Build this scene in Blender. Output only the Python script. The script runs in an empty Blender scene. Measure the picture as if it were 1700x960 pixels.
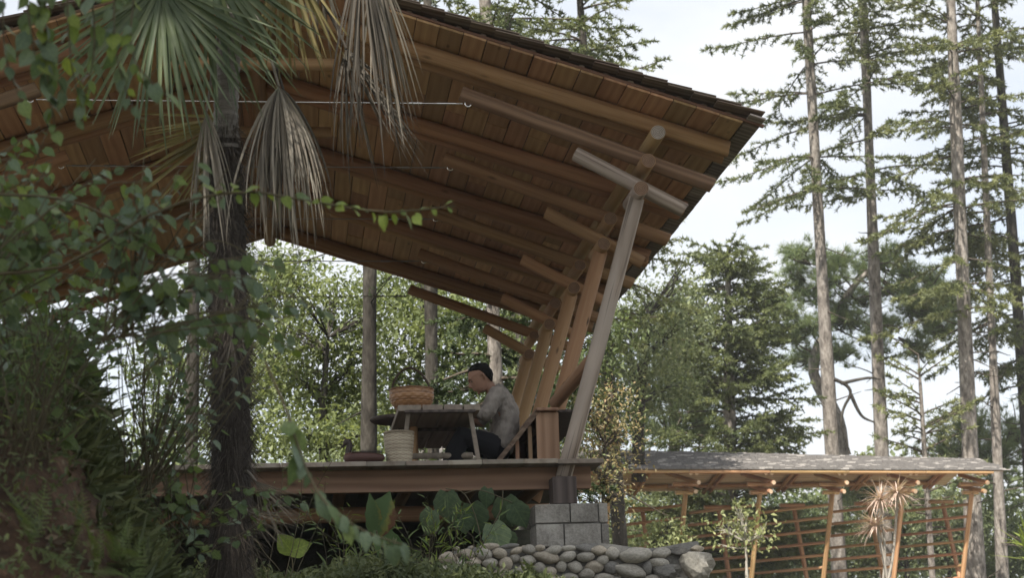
import bpy, math, random
import numpy as np
from mathutils import Matrix, Vector
random.seed(7); RNG = np.random.default_rng(11)
PI = math.pi
SC = bpy.context.scene

# ------------------------------------------------------------------ camera
F, PITCH, YAW, ROLL = 2800.0, 0.2283, 0.1267, -0.0325
CAM = np.array([-1.3223, -14.6349, -1.8788])
_cp, _sp, _cy, _sy = math.cos(PITCH), math.sin(PITCH), math.cos(YAW), math.sin(YAW)
_f = np.array([_sy*_cp, _cy*_cp, _sp]); _r = np.array([_cy, -_sy, 0.0]); _u = np.cross(_r, _f)
_cr, _sr = math.cos(ROLL), math.sin(ROLL)
CR, CU, CF = _cr*_r+_sr*_u, -_sr*_r+_cr*_u, _f
cd = bpy.data.cameras.new('camera'); cam = bpy.data.objects.new('camera', cd); SC.collection.objects.link(cam)
cam.matrix_world = Matrix(((CR[0], CU[0], -CF[0], CAM[0]), (CR[1], CU[1], -CF[1], CAM[1]), (CR[2], CU[2], -CF[2], CAM[2]), (0, 0, 0, 1)))
cd.sensor_width = 36; cd.lens = F/1700*36; cd.clip_start = .1; cd.clip_end = 2000
cd.dof.use_dof = True; cd.dof.focus_distance = 15.6; cd.dof.aperture_fstop = 3.6
SC.camera = cam
SC.view_settings.view_transform = 'Standard'; SC.view_settings.look = 'None'
SC.view_settings.exposure = 0.95; SC.view_settings.gamma = 1
SC.cycles.use_denoising = True
SC.cycles.max_bounces = 7; SC.cycles.diffuse_bounces = 4; SC.cycles.transmission_bounces = 3; SC.cycles.glossy_bounces = 2
SC.cycles.sample_clamp_indirect = 6

# ------------------------------------------------------------------ sky and sun
SUN_EL, SUN_AZ = math.radians(50), math.radians(207)      # azimuth clockwise from +Y: behind the viewer, a little left
w = bpy.data.worlds.new('World'); SC.world = w; w.use_nodes = True
nt = w.node_tree; nt.nodes.clear()
def nd(t, typ, **kw):
    n = t.nodes.new(typ)
    for k, v in kw.items():
        if hasattr(n, k): setattr(n, k, v)
        else: n.inputs[k].default_value = v
    return n
sky = nd(nt, 'ShaderNodeTexSky', sky_type='NISHITA', sun_disc=False, sun_elevation=SUN_EL, sun_rotation=SUN_AZ)
tcw = nd(nt, 'ShaderNodeTexCoord'); mpw = nd(nt, 'ShaderNodeMapping'); mpw.inputs['Scale'].default_value = (1, 1, 2.5)
nzw = nd(nt, 'ShaderNodeTexNoise', Scale=2.2, Detail=6.0, Roughness=.55)
crw = nd(nt, 'ShaderNodeValToRGB'); crw.color_ramp.elements[0].position = .30; crw.color_ramp.elements[1].position = .62
crw.color_ramp.elements[0].color = (.42, .42, .42, 1); crw.color_ramp.elements[1].color = (1, 1, 1, 1)
bg1 = nd(nt, 'ShaderNodeBackground', Strength=.10); bg2 = nd(nt, 'ShaderNodeBackground', Strength=.57)
bg2.inputs['Color'].default_value = (.955, .975, 1, 1)
mxw = nd(nt, 'ShaderNodeMixShader'); ow = nd(nt, 'ShaderNodeOutputWorld')
L = nt.links.new
L(sky.outputs[0], bg1.inputs[0]); L(tcw.outputs['Generated'], mpw.inputs[0]); L(mpw.outputs[0], nzw.inputs['Vector'])
L(nzw.outputs[0], crw.inputs[0]); L(crw.outputs[0], mxw.inputs[0]); L(bg1.outputs[0], mxw.inputs[1]); L(bg2.outputs[0], mxw.inputs[2])
L(mxw.outputs[0], ow.inputs[0])
sd = bpy.data.lights.new('sun', 'SUN'); sd.energy = 5.0; sd.angle = math.radians(.6); sd.color = (1, .95, .86)
sun = bpy.data.objects.new('sun', sd); SC.collection.objects.link(sun)
_sd = Vector((math.sin(SUN_AZ)*math.cos(SUN_EL), math.cos(SUN_AZ)*math.cos(SUN_EL), math.sin(SUN_EL)))
sun.rotation_euler = _sd.to_track_quat('Z', 'Y').to_euler()

HAZE = .0005
# ------------------------------------------------------------------ helpers
def at(px, py, D):
    """the point seen at photo pixel (px, py), D metres along the lens axis"""
    return CAM + D*(CF + CR*(px-850)/F - CU*(py-480)/F)
def atY(px, py, y):
    v = CF + CR*(px-850)/F - CU*(py-480)/F
    return CAM + v*(y-CAM[1])/v[1]
COL = SC.collection
def empty(name, loc=(0, 0, 0), label=None, cat=None, group=None):
    o = bpy.data.objects.new(name, None); o.empty_display_size = .2; COL.objects.link(o); o.location = loc
    if label: o['label'] = label
    if cat: o['category'] = cat
    if group: o['group'] = group
    return o
def link(name, me, parent=None, loc=None, mat=None, kind=None):
    o = bpy.data.objects.new(name, me); COL.objects.link(o)
    if mat is not None: o.matrix_basis = mat
    elif loc is not None: o.location = loc
    if parent is not None: o.parent = parent
    if kind: o['kind'] = kind
    return o
def tag(o, label, cat, group=None, kind=None):
    o['label'] = label; o['category'] = cat
    if group: o['group'] = group
    if kind: o['kind'] = kind
    return o
def mesh(name, V, Fc, mats, mi=None, smooth=True):
    me = bpy.data.meshes.new(name); me.from_pydata([tuple(map(float, v)) for v in V], [], [tuple(f) for f in Fc])
    for m in (mats if isinstance(mats, (list, tuple)) else [mats]): me.materials.append(m)
    n = len(me.polygons)
    if mi is not None: me.polygons.foreach_set('material_index', np.array(mi, np.int32))
    me.polygons.foreach_set('use_smooth', np.full(n, smooth) if isinstance(smooth, bool) else np.array(smooth, bool))
    me.update(); return me
def tri_mesh(name, V, T, mat, var=None, smooth=False):
    """large triangle mesh from numpy arrays"""
    V = np.asarray(V, np.float32); T = np.asarray(T, np.int32)
    me = bpy.data.meshes.new(name); me.vertices.add(len(V)); me.vertices.foreach_set('co', V.ravel())
    me.loops.add(T.size); me.loops.foreach_set('vertex_index', T.ravel())
    me.polygons.add(len(T)); me.polygons.foreach_set('loop_start', np.arange(0, T.size, 3, dtype=np.int32))
    me.polygons.foreach_set('loop_total', np.full(len(T), 3, np.int32))
    me.polygons.foreach_set('use_smooth', np.full(len(T), smooth))
    me.materials.append(mat)
    if var is not None:
        a = me.attributes.new('var', 'FLOAT', 'POINT'); a.data.foreach_set('value', np.asarray(var, np.float32))
    me.update(calc_edges=True); return me
class MB:
    def __init__(s): s.V = []; s.F = []; s.mi = []; s.sm = []
    def add(s, V, Fc, mi=0, smooth=False):
        b = len(s.V); s.V += [tuple(map(float, v)) for v in V]; s.F += [tuple(i+b for i in f) for f in Fc]
        s.mi += [mi]*len(Fc); s.sm += [smooth]*len(Fc)
    def box(s, c, d, M=None, mi=0):
        x, y, z = d[0]/2, d[1]/2, d[2]/2
        V = [Vector((a*x, b*y, g*z)) for a in (-1, 1) for b in (-1, 1) for g in (-1, 1)]
        if M is not None: V = [M @ v for v in V]
        V = [v+Vector(c) for v in V]
        s.add(V, [(0, 1, 3, 2), (4, 6, 7, 5), (0, 4, 5, 1), (2, 3, 7, 6), (0, 2, 6, 4), (1, 5, 7, 3)], mi)
    def tube(s, pts, rad, n=8, mi=0, caps=True, smooth=True, capmi=None):
        pts = [Vector(p) for p in pts]; m = len(pts)
        rad = [rad]*m if not isinstance(rad, (list, tuple, np.ndarray)) else list(rad)
        V = []; up = None
        for i in range(m):
            t = (pts[min(i+1, m-1)]-pts[max(i-1, 0)]).normalized()
            if up is None:
                up = Vector((0, 0, 1)) if abs(t.z) < .9 else Vector((1, 0, 0))
            x = up.cross(t).normalized(); y = t.cross(x).normalized(); up = y
            for k in range(n):
                a = 2*PI*k/n; V.append(pts[i]+x*math.cos(a)*rad[i]+y*math.sin(a)*rad[i])
        Fc = [(i*n+k, i*n+(k+1) % n, (i+1)*n+(k+1) % n, (i+1)*n+k) for i in range(m-1) for k in range(n)]
        s.add(V, Fc, mi, smooth)
        if caps:
            cm = mi if capmi is None else capmi
            s.add(V[:n], [tuple(range(n-1, -1, -1))], cm); s.add(V[-n:], [tuple(range(n))], cm)
    def me(s, name, mats): return mesh(name, s.V, s.F, mats, s.mi, s.sm)
    def build(s, name, mats, parent=None, kind=None):
        off = parent.location if parent is not None else Vector((0, 0, 0))
        if parent is not None: s.V = [(v[0]-off[0], v[1]-off[1], v[2]-off[2]) for v in s.V]
        return link(name, s.me(name, mats), parent, kind=kind)
def lathe(prof, n=20):
    V = []; Fc = []
    for r, z in prof:
        for k in range(n): V.append((r*math.cos(2*PI*k/n), r*math.sin(2*PI*k/n), z))
    for i in range(len(prof)-1):
        for k in range(n): Fc.append((i*n+k, i*n+(k+1) % n, (i+1)*n+(k+1) % n, (i+1)*n+k))
    return V, Fc
def frame(o, ydir, znorm, sc=1.0):
    """matrix with local Y along ydir and local Z near znorm"""
    y = Vector(ydir).normalized(); z = Vector(znorm); z = (z - y*z.dot(y))
    if z.length < 1e-4: z = y.orthogonal()
    z.normalize(); x = y.cross(z)
    sx, sy, sz = (sc, sc, sc) if not isinstance(sc, (tuple, list)) else sc
    return Matrix(((x[0]*sx, y[0]*sy, z[0]*sz, o[0]), (x[1]*sx, y[1]*sy, z[1]*sz, o[1]), (x[2]*sx, y[2]*sy, z[2]*sz, o[2]), (0, 0, 0, 1)))
def spline(P, n):
    P = [np.array(p, float) for p in P]; P = [2*P[0]-P[1]]+P+[2*P[-1]-P[-2]]; out = []
    m = len(P)-3
    for i in range(n):
        t = i/(n-1)*m; k = min(int(t), m-1); t -= k; a, b, c, d = P[k:k+4]
        out.append(.5*(2*b+(c-a)*t+(2*a-5*b+4*c-d)*t*t+(3*b-a-3*c+d)*t**3))
    return out

# ------------------------------------------------------------------ materials
def newmat(name):
    m = bpy.data.materials.new(name); m.use_nodes = True; t = m.node_tree; t.nodes.clear()
    o = t.nodes.new('ShaderNodeOutputMaterial'); return m, t, o
def ramp(t, fac, stops):
    r = t.nodes.new('ShaderNodeValToRGB'); e = r.color_ramp.elements
    while len(e) < len(stops): e.new(.5)
    for i, (p, c) in enumerate(stops): e[i].position = p; e[i].color = (*c, 1)
    t.links.new(fac, r.inputs[0]); return r.outputs[0]
def mixc(t, fac, a, b, mode='MIX'):
    m = t.nodes.new('ShaderNodeMix'); m.data_type = 'RGBA'; m.blend_type = mode
    for i, v in ((0, fac), (6, a), (7, b)):
        if isinstance(v, (int, float)): m.inputs[i].default_value = v
        elif isinstance(v, tuple): m.inputs[i].default_value = (*v, 1)
        else: t.links.new(v, m.inputs[i])
    return m.outputs[2]
def mathn(t, op, a, b=None):
    m = t.nodes.new('ShaderNodeMath'); m.operation = op
    for i, v in ((0, a), (1, b)):
        if v is None: continue
        if isinstance(v, (int, float)): m.inputs[i].default_value = v
        else: t.links.new(v, m.inputs[i])
    return m.outputs[0]
def wood(name, dark, light, axis='Z', rough=.75, tone=.35, grain=1.0, knots=.5, weather=None, fig=.45, crack=0.0, kw=.11):
    """timber: streaks along one local axis, broad figure, a few knots, tone that changes from piece to piece"""
    m, t, o = newmat(name); k = t.links.new
    tc = t.nodes.new('ShaderNodeTexCoord'); oi = t.nodes.new('ShaderNodeObjectInfo')
    ad = t.nodes.new('ShaderNodeVectorMath'); ad.operation = 'ADD'
    cx = t.nodes.new('ShaderNodeCombineXYZ'); r10 = mathn(t, 'MULTIPLY', oi.outputs['Random'], 37.0)
    for i in range(3): k(r10, cx.inputs[i])
    k(tc.outputs['Object'], ad.inputs[0]); k(cx.outputs[0], ad.inputs[1])
    def mapped(s_across, s_along):
        mp = t.nodes.new('ShaderNodeMapping'); v = [s_across*grain]*3; v['XYZ'.index(axis)] = s_along*grain
        mp.inputs['Scale'].default_value = v; k(ad.outputs[0], mp.inputs[0]); return mp.outputs[0]
    n1 = nd(t, 'ShaderNodeTexNoise', Scale=1.0, Detail=5.0, Roughness=.6); k(mapped(30, 1.2), n1.inputs['Vector'])
    wv = nd(t, 'ShaderNodeTexWave', wave_type='RINGS', Scale=1.0, Distortion=4.0, Detail=2.0); wv.rings_direction = axis
    wv.inputs['Detail Scale'].default_value = 1.2; k(mapped(5, .55), wv.inputs['Vector'])
    n2 = nd(t, 'ShaderNodeTexNoise', Scale=1.0, Detail=3.0); k(mapped(4, 1.6), n2.inputs['Vector'])
    vo = nd(t, 'ShaderNodeTexVoronoi', Scale=1.0); k(mapped(5, 1.7), vo.inputs['Vector'])
    g = mixc(t, fig, n1.outputs[0], wv.outputs[0])
    c = ramp(t, g, [(.25, dark), (.75, light)])
    c = mixc(t, mathn(t, 'MULTIPLY', n2.outputs[0], .55), c, tuple(x*.55 for x in dark))
    kn = ramp(t, vo.outputs[0], [(.03, (0, 0, 0)), (kw, (1, 1, 1))])
    c = mixc(t, knots, c, mixc(t, 1.0, c, kn, 'MULTIPLY'))
    if weather:
        n3 = nd(t, 'ShaderNodeTexNoise', Scale=1.0, Detail=4.0); k(mapped(6, 1.0), n3.inputs['Vector'])
        c = mixc(t, ramp(t, n3.outputs[0], [(.38, (0, 0, 0)), (.62, (1, 1, 1))]), c, weather)
    if crack:
        n4 = nd(t, 'ShaderNodeTexNoise', Scale=1.0, Detail=2.0); k(mapped(32, .9), n4.inputs['Vector'])
        c = mixc(t, crack, c, mixc(t, 1.0, c, ramp(t, n4.outputs[0], [(.30, (.12, .10, .08)), (.40, (1, 1, 1))]), 'MULTIPLY'))
    br = mathn(t, 'MULTIPLY_ADD', oi.outputs['Random'], tone*1.4); br.node.inputs[2].default_value = 1-tone*.7
    hs = t.nodes.new('ShaderNodeHueSaturation'); k(c, hs.inputs['Color']); k(br, hs.inputs['Value'])
    hu = mathn(t, 'MULTIPLY_ADD', mathn(t, 'FRACT', mathn(t, 'MULTIPLY', oi.outputs['Random'], 17.3)), .024); hu.node.inputs[2].default_value = .488
    k(hu, hs.inputs['Hue'])
    b = nd(t, 'ShaderNodeBsdfPrincipled', Roughness=rough); k(hs.outputs[0], b.inputs['Base Color']); b.inputs['Specular IOR Level'].default_value = .3
    bp = nd(t, 'ShaderNodeBump', Strength=.25, Distance=.004); k(g, bp.inputs['Height']); k(bp.outputs[0], b.inputs['Normal'])
    k(b.outputs[0], o.inputs[0]); return m
def endgrain(name, dark, light):
    m, t, o = newmat(name); k = t.links.new
    tc = t.nodes.new('ShaderNodeTexCoord'); oi = t.nodes.new('ShaderNodeObjectInfo')
    wv = nd(t, 'ShaderNodeTexWave', wave_type='RINGS', Scale=22.0, Distortion=1.5, Detail=2.0); wv.rings_direction = 'Z'
    k(tc.outputs['Object'], wv.inputs['Vector'])
    nz = nd(t, 'ShaderNodeTexNoise', Scale=14.0, Detail=4.0); k(tc.outputs['Object'], nz.inputs['Vector'])
    c = ramp(t, mixc(t, .5, wv.outputs[0], nz.outputs[0]), [(.2, dark), (.8, light)])
    b = nd(t, 'ShaderNodeBsdfPrincipled', Roughness=.85); k(c, b.inputs['Base Color']); k(b.outputs[0], o.inputs[0]); return m
def leafmat(name, a, b_, trans=.3, rough=.5, use_obj=False, spec=.3):
    m, t, o = newmat(name); k = t.links.new
    if use_obj: v = t.nodes.new('ShaderNodeObjectInfo').outputs['Random']
    else:
        at_ = t.nodes.new('ShaderNodeAttribute'); at_.attribute_name = 'var'; v = at_.outputs['Fac']
    c = ramp(t, v, [(.0, a), (1., b_)])
    tc = t.nodes.new('ShaderNodeTexCoord')
    nz = nd(t, 'ShaderNodeTexNoise', Scale=6.0 if use_obj else 1.5, Detail=3.0); k(tc.outputs['Object'], nz.inputs['Vector'])
    c = mixc(t, 1.0, c, ramp(t, nz.outputs[0], [(.3, (.7, .72, .7)), (.7, (1.2, 1.15, 1.05))]), 'MULTIPLY')
    if use_obj and 'palm' not in name and 'strap' not in name:
        sx = t.nodes.new('ShaderNodeSeparateXYZ'); k(tc.outputs['Object'], sx.inputs[0]); ax_ = mathn(t, 'ABSOLUTE', sx.outputs[0])
        fr = mathn(t, 'FRACT', mathn(t, 'SUBTRACT', mathn(t, 'MULTIPLY', sx.outputs[1], 6.0), mathn(t, 'MULTIPLY', ax_, 5.0)))
        vn_ = mathn(t, 'MINIMUM', mathn(t, 'ABSOLUTE', mathn(t, 'SUBTRACT', fr, .5)), mathn(t, 'MULTIPLY', ax_, 3.0))
        c = mixc(t, 1.0, c, ramp(t, vn_, [(.0, (1.45, 1.4, 1.3)), (.09, (1, 1, 1))]), 'MULTIPLY')
    p = nd(t, 'ShaderNodeBsdfPrincipled', Roughness=rough); p.inputs['Specular IOR Level'].default_value = spec; k(c, p.inputs['Base Color'])
    tr = t.nodes.new('ShaderNodeBsdfTranslucent'); k(mixc(t, .6, c, (1.3, 1.25, .55), 'MULTIPLY'), tr.inputs[0])
    mx = nd(t, 'ShaderNodeMixShader'); mx.inputs[0].default_value = trans
    k(p.outputs[0], mx.inputs[1]); k(tr.outputs[0], mx.inputs[2]); k(mx.outputs[0], o.inputs[0]); return m
def rough_mat(name, stops, scale=6, rough=.9, bump=.4, dist=.02, fine=40, stretch=(1, 1, 1), tone=.0, spec=.25):
    """noise driven surface: bark, stone, soil, concrete"""
    m, t, o = newmat(name); k = t.links.new
    tc = t.nodes.new('ShaderNodeTexCoord'); mp = t.nodes.new('ShaderNodeMapping'); mp.inputs['Scale'].default_value = stretch
    oi = t.nodes.new('ShaderNodeObjectInfo'); ad = t.nodes.new('ShaderNodeVectorMath'); ad.operation = 'ADD'
    cx = t.nodes.new('ShaderNodeCombineXYZ'); r10 = mathn(t, 'MULTIPLY', oi.outputs['Random'], 23.0)
    for i in range(3): k(r10, cx.inputs[i])
    k(tc.outputs['Object'], ad.inputs[0]); k(cx.outputs[0], ad.inputs[1]); k(ad.outputs[0], mp.inputs[0])
    n1 = nd(t, 'ShaderNodeTexNoise', Scale=float(scale), Detail=6.0, Roughness=.6); k(mp.outputs[0], n1.inputs['Vector'])
    n2 = nd(t, 'ShaderNodeTexNoise', Scale=float(fine), Detail=4.0, Roughness=.65); k(mp.outputs[0], n2.inputs['Vector'])
    c = ramp(t, mixc(t, .35, n1.outputs[0], n2.outputs[0]), stops)
    if tone:
        br = mathn(t, 'MULTIPLY_ADD', oi.outputs['Random'], tone*2); br.node.inputs[2].default_value = 1-tone
        hs = t.nodes.new('ShaderNodeHueSaturation'); k(c, hs.inputs['Color']); k(br, hs.inputs['Value']); c = hs.outputs[0]
    b = nd(t, 'ShaderNodeBsdfPrincipled', Roughness=rough); b.inputs['Specular IOR Level'].default_value = spec; k(c, b.inputs['Base Color'])
    bp = nd(t, 'ShaderNodeBump', Strength=bump, Distance=dist); k(mixc(t, .5, n1.outputs[0], n2.outputs[0]), bp.inputs['Height']); k(bp.outputs[0], b.inputs['Normal'])
    k(b.outputs[0], o.inputs[0]); return m
def plain(name, col, rough=.6, metal=0):
    return rough_mat(name, [(.3, tuple(x*.8 for x in col)), (.7, tuple(min(1, x*1.15) for x in col))], 8, rough, .1, .003, 60) if not metal else metalmat(name, col, rough)
def metalmat(name, col, rough):
    m, t, o = newmat(name); b = nd(t, 'ShaderNodeBsdfPrincipled', Roughness=rough, Metallic=1.0)
    b.inputs['Base Color'].default_value = (*col, 1); t.links.new(b.outputs[0], o.inputs[0]); return m

M_LOG = wood('peeled_log', (.29, .158, .08), (.49, .30, .16), 'Z', tone=.24, fig=.15, crack=.25)
M_LOGB = wood('brown_weathered_log', (.17, .10, .06), (.31, .20, .12), 'Z', tone=.1, crack=.6)
M_LOGW = wood('weathered_log', (.23, .17, .125), (.50, .415, .34), 'Z', tone=.1, weather=(.36, .30, .25), knots=1.0, crack=.6, kw=.2)
M_POST = wood('tan_post_log', (.36, .21, .105), (.48, .31, .165), 'Z', tone=.12, fig=.05, knots=.9)
M_END = endgrain('end_grain', (.11, .062, .038), (.27, .165, .10))
M_ENDW = endgrain('weathered_end_grain', (.17, .14, .115), (.44, .38, .32))
M_BOARD = wood('ceiling_timber', (.40, .225, .112), (.60, .38, .205), 'Y', tone=.34, knots=.6, fig=.22)
M_SHING = wood('shingle_timber', (.14, .10, .075), (.28, .215, .165), 'X', tone=.35)
M_SHING2 = wood('sun_bleached_shingle', (.20, .165, .14), (.42, .37, .33), 'X', tone=.4)
M_BEAM = wood('deck_timber', (.22, .125, .08), (.36, .22, .145), 'X', tone=.15)
M_PLANKG = wood('grey_plank', (.19, .15, .115), (.34, .28, .22), 'Y', tone=.35, weather=(.30, .26, .215), fig=.2)
M_TABLE = wood('old_table_timber', (.18, .145, .115), (.33, .275, .22), 'Y', tone=.25, fig=.15)
M_BENCH = wood('bench_timber', (.26, .155, .09), (.42, .275, .175), 'Z', tone=.15)
M_DARKW = wood('dark_stump_timber', (.055, .042, .036), (.13, .105, .09), 'Z', tone=.1)
M_DARKB = wood('dark_bench_board', (.11, .07, .05), (.22, .15, .11), 'Y', tone=.15)
M_ORANGE = wood('orange_log', (.34, .19, .085), (.56, .36, .19), 'Z', tone=.2)
M_ORED = wood('red_brown_log', (.30, .16, .08), (.48, .285, .155), 'Z', tone=.2)
M_OEND = endgrain('pale_end_grain', (.42, .29, .18), (.62, .47, .33))
M_CEIL2 = wood('pale_ceiling_timber', (.42, .30, .18), (.62, .47, .31), 'X', tone=.15)
M_BARK = rough_mat('conifer_bark', [(.36, (.085, .073, .063)), (.5, (.245, .215, .188)), (.64, (.42, .38, .34))], 7, .95, .9, .05, 22, (1, 1, .35), .12)
M_BARKD = rough_mat('dark_bark', [(.36, (.018, .015, .012)), (.52, (.06, .053, .044)), (.66, (.12, .108, .09))], 5, .95, .8, .04, 22, (1, 1, .35))
M_TWIG = plain('twig_bark', (.085, .068, .052), .9)
M_STEMG = plain('green_stem', (.10, .085, .05), .8)
M_SOIL = rough_mat('red_brown_soil', [(.32, (.03, .018, .012)), (.52, (.085, .05, .03)), (.68, (.18, .115, .07))], 5, .95, .9, .06, 30)
M_GRASSG = rough_mat('mossy_ground', [(.3, (.03, .035, .016)), (.6, (.06, .055, .03)), (.8, (.10, .085, .05))], 3, .95, .7, .05, 30)
M_CONC = rough_mat('concrete', [(.34, (.12, .105, .088)), (.5, (.25, .232, .205)), (.68, (.42, .395, .35))], 3.2, .9, 1.0, .014, 45, tone=.22)
M_MORTAR = rough_mat('mortar', [(.3, (.10, .095, .085)), (.7, (.24, .23, .21))], 8, .95, .8, .015, 50)
M_ST = [rough_mat('grey_stone', [(.34, (.25, .228, .19)), (.66, (.55, .51, .44))], 5, .9, .6, .02, 45, tone=.2),
        rough_mat('tan_stone', [(.34, (.30, .25, .19)), (.66, (.57, .505, .41))], 5, .9, .6, .02, 45, tone=.15),
        rough_mat('dark_stone', [(.34, (.11, .104, .095)), (.66, (.28, .265, .24))], 6, .85, .45, .015, 60, tone=.2)]
M_STEEL = metalmat('bright_steel', (.75, .74, .72), .25); M_STEELD = metalmat('dim_steel', (.28, .26, .24), .5)  # rods deeper under the roof: their dim look is put into a darker steel
# leaves
LF_FIR = leafmat('fir_needles', (.08, .108, .048), (.215, .24, .115), .35)
LF_FIRL = leafmat('pale_fir_needles', (.11, .138, .06), (.28, .30, .15), .35)
LF_SPR = leafmat('spruce_needles', (.08, .108, .048), (.215, .245, .115), .35)
LF_PINE = leafmat('pine_needles', (.12, .17, .085), (.26, .32, .165), .45)
LF_BRD = leafmat('broad_leaves', (.08, .115, .048), (.215, .255, .115), .42)
LF_YEL = leafmat('yellow_green_leaves', (.11, .145, .06), (.275, .32, .155), .5)
LF_SILV = leafmat('silvery_leaves', (.13, .17, .095), (.32, .355, .22), .4)
LF_LITE = leafmat('light_leaves', (.16, .20, .085), (.40, .42, .22), .4)
LF_RED = leafmat('russet_leaves', (.20, .25, .13), (.44, .29, .18), .4)
LF_DARK = leafmat('dark_leaves', (.035, .055, .026), (.10, .135, .06), .3)  # dark green foliage of the drooping fir and the darkest bush
LF_GRASS = leafmat('grass_blades', (.06, .085, .038), (.20, .225, .105), .3)
LF_FERN = leafmat('fern_leaf', (.11, .165, .05), (.21, .28, .09), .4)
LF_PALM = leafmat('palm_leaf', (.07, .10, .055), (.14, .175, .095), .3, .45, True)
LF_PALMY = leafmat('yellowing_palm_leaf', (.15, .13, .055), (.24, .20, .095), .3, .6, True)
LF_PALMD = leafmat('dead_palm_leaf', (.13, .112, .095), (.36, .325, .285), .15, .8, True)
LF_PALMK = leafmat('dark_dead_palm_leaf', (.055, .047, .04), (.135, .12, .105), .15, .8, True)
LO_GRN = leafmat('vine_leaf', (.08, .128, .052), (.165, .225, .095), .42, .5, True)
LO_BLUE = leafmat('bluish_vine_leaf', (.085, .13, .085), (.155, .21, .145), .35, .45, True)
LO_YEL = leafmat('young_vine_leaf', (.13, .19, .04), (.22, .28, .07), .45, .5, True)
LO_BIG = leafmat('large_kudzu_leaf', (.08, .125, .075), (.13, .18, .105), .3, .5, True)
LO_LITE = leafmat('light_shrub_leaf', (.17, .21, .085), (.34, .37, .18), .35, .5, True)
LO_CORD = leafmat('pink_strap_leaf', (.42, .305, .275), (.70, .58, .53), .25, .5, True)

# ------------------------------------------------------------------ terrain
def sstep(a, b, x):
    t = np.clip((x-a)/(b-a), 0, 1); return t*t*(3-2*t)
def ground_h(x, y):
    x = np.asarray(x, float); y = np.asarray(y, float)
    h = -3.4 + 2.1*sstep(-15, -2.2, y) + .25*sstep(-1.4, .4, y)
    h = h - .55*sstep(1.7, 2.6, x)*sstep(-20, -2, y)*(1-sstep(4, 14, y))
    h = h + (.85*sstep(.9, 5.5, y) + .35*sstep(10, 32, y))*(1-sstep(1.3, 3.2, x)*.999*(1-sstep(40, 60, y)))
    h = h + .12*np.sin(y*1.9+1.7*np.sin(x*2.3))*sstep(-1.5, -2.1, x)*(1-sstep(-4.5, -3, y))
    bank = sstep(-1.75, -2.75, x)*sstep(-9.5, -7.0, y)*(1-sstep(-5.6, -3.6, y))
    h = h + bank*1.45
    h = h - 4.0*sstep(75, 140, y)
    h = h + .05*np.sin(x*2.1+y*1.3)+.04*np.sin(x*5.1-y*3.7)
    return h
def axis_pts(lo, hi, dense_lo, dense_hi, d, far):
    a = list(np.arange(dense_lo, dense_hi, d)); s = d; v = dense_hi
    while v < hi: a.append(v); s = min(s*1.25, far); v += s
    s = d; v = dense_lo
    while v > lo: s = min(s*1.25, far); v -= s; a.insert(0, v)
    return np.array(a)
gx = axis_pts(-300, 300, -5, 4, .12, 20); gy = axis_pts(-80, 500, -12, 2, .14, 20)
GX, GY = np.meshgrid(gx, gy); GZ = ground_h(GX, GY)
nz_ = RNG.normal(0, 1, GZ.shape); GZ = GZ + .022*nz_*((GY < 3) & (GX > -6) & (GX < 4))
V = np.stack([GX, GY, GZ], -1).reshape(-1, 3); ny, nx = GX.shape
I = np.arange(ny*nx).reshape(ny, nx)
T = np.concatenate([np.stack([I[:-1, :-1], I[:-1, 1:], I[1:, 1:]], -1).reshape(-1, 3), np.stack([I[:-1, :-1], I[1:, 1:], I[1:, :-1]], -1).reshape(-1, 3)])
me = tri_mesh('ground', V, T, M_GRASSG, smooth=True); me.materials.append(M_SOIL)
cen = V[T].mean(1); me.polygons.foreach_set('material_index', ((cen[:, 0] < -1.2) & (cen[:, 1] < -2.5) & (cen[:, 1] > -14)).astype(np.int32))
tag(link('ground', me), 'sloping mossy ground below the timber pavilion', 'ground', kind='structure')

# ------------------------------------------------------------------ timber helpers
LOGC = {}
def log(parent, name, a, b, r, mats=None, taper=1.0, n=14):
    """a peeled log from a to b: local Z along it, end grain on both cut ends"""
    mats = mats or (M_LOG, M_END); a = Vector(a); b = Vector(b); Ln = round((b-a).length, 2)
    key = (Ln, round(r, 3), mats[0].name, taper, n, random.randrange(3))
    if key not in LOGC:
        m = MB(); k = max(2, min(9, int(Ln/.35)+1)); rg = random.Random(hash(key[:2]) % 999+key[5])
        pts = [(rg.uniform(-1, 1)*.022*r, rg.uniform(-1, 1)*.022*r, Ln*i/(k-1)) for i in range(k)]
        rad = [r*(1+(taper-1)*i/(k-1))*(1+rg.uniform(-.018, .018)) for i in range(k)]
        pts = [(0, 0, 0)]+[(p[0], p[1], min(max(p[2], .008), Ln-.008)) for p in pts]+[(0, 0, Ln)]
        rad = [rad[0]*.94]+rad+[rad[-1]*.94]
        m.tube(pts, rad, n, 0, True, True, 1); LOGC[key] = m.me(name, list(mats))
    off = parent.location if parent is not None else Vector((0, 0, 0))
    z = (b-a).normalized(); M = frame(a-off, z.orthogonal(), z)
    x = z.orthogonal().normalized(); y = z.cross(x)
    M = Matrix(((x[0], y[0], z[0], a[0]-off[0]), (x[1], y[1], z[1], a[1]-off[1]), (x[2], y[2], z[2], a[2]-off[2]), (0, 0, 0, 1)))
    return link(name, LOGC[key], parent, mat=M)
BOXC = {}
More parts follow.
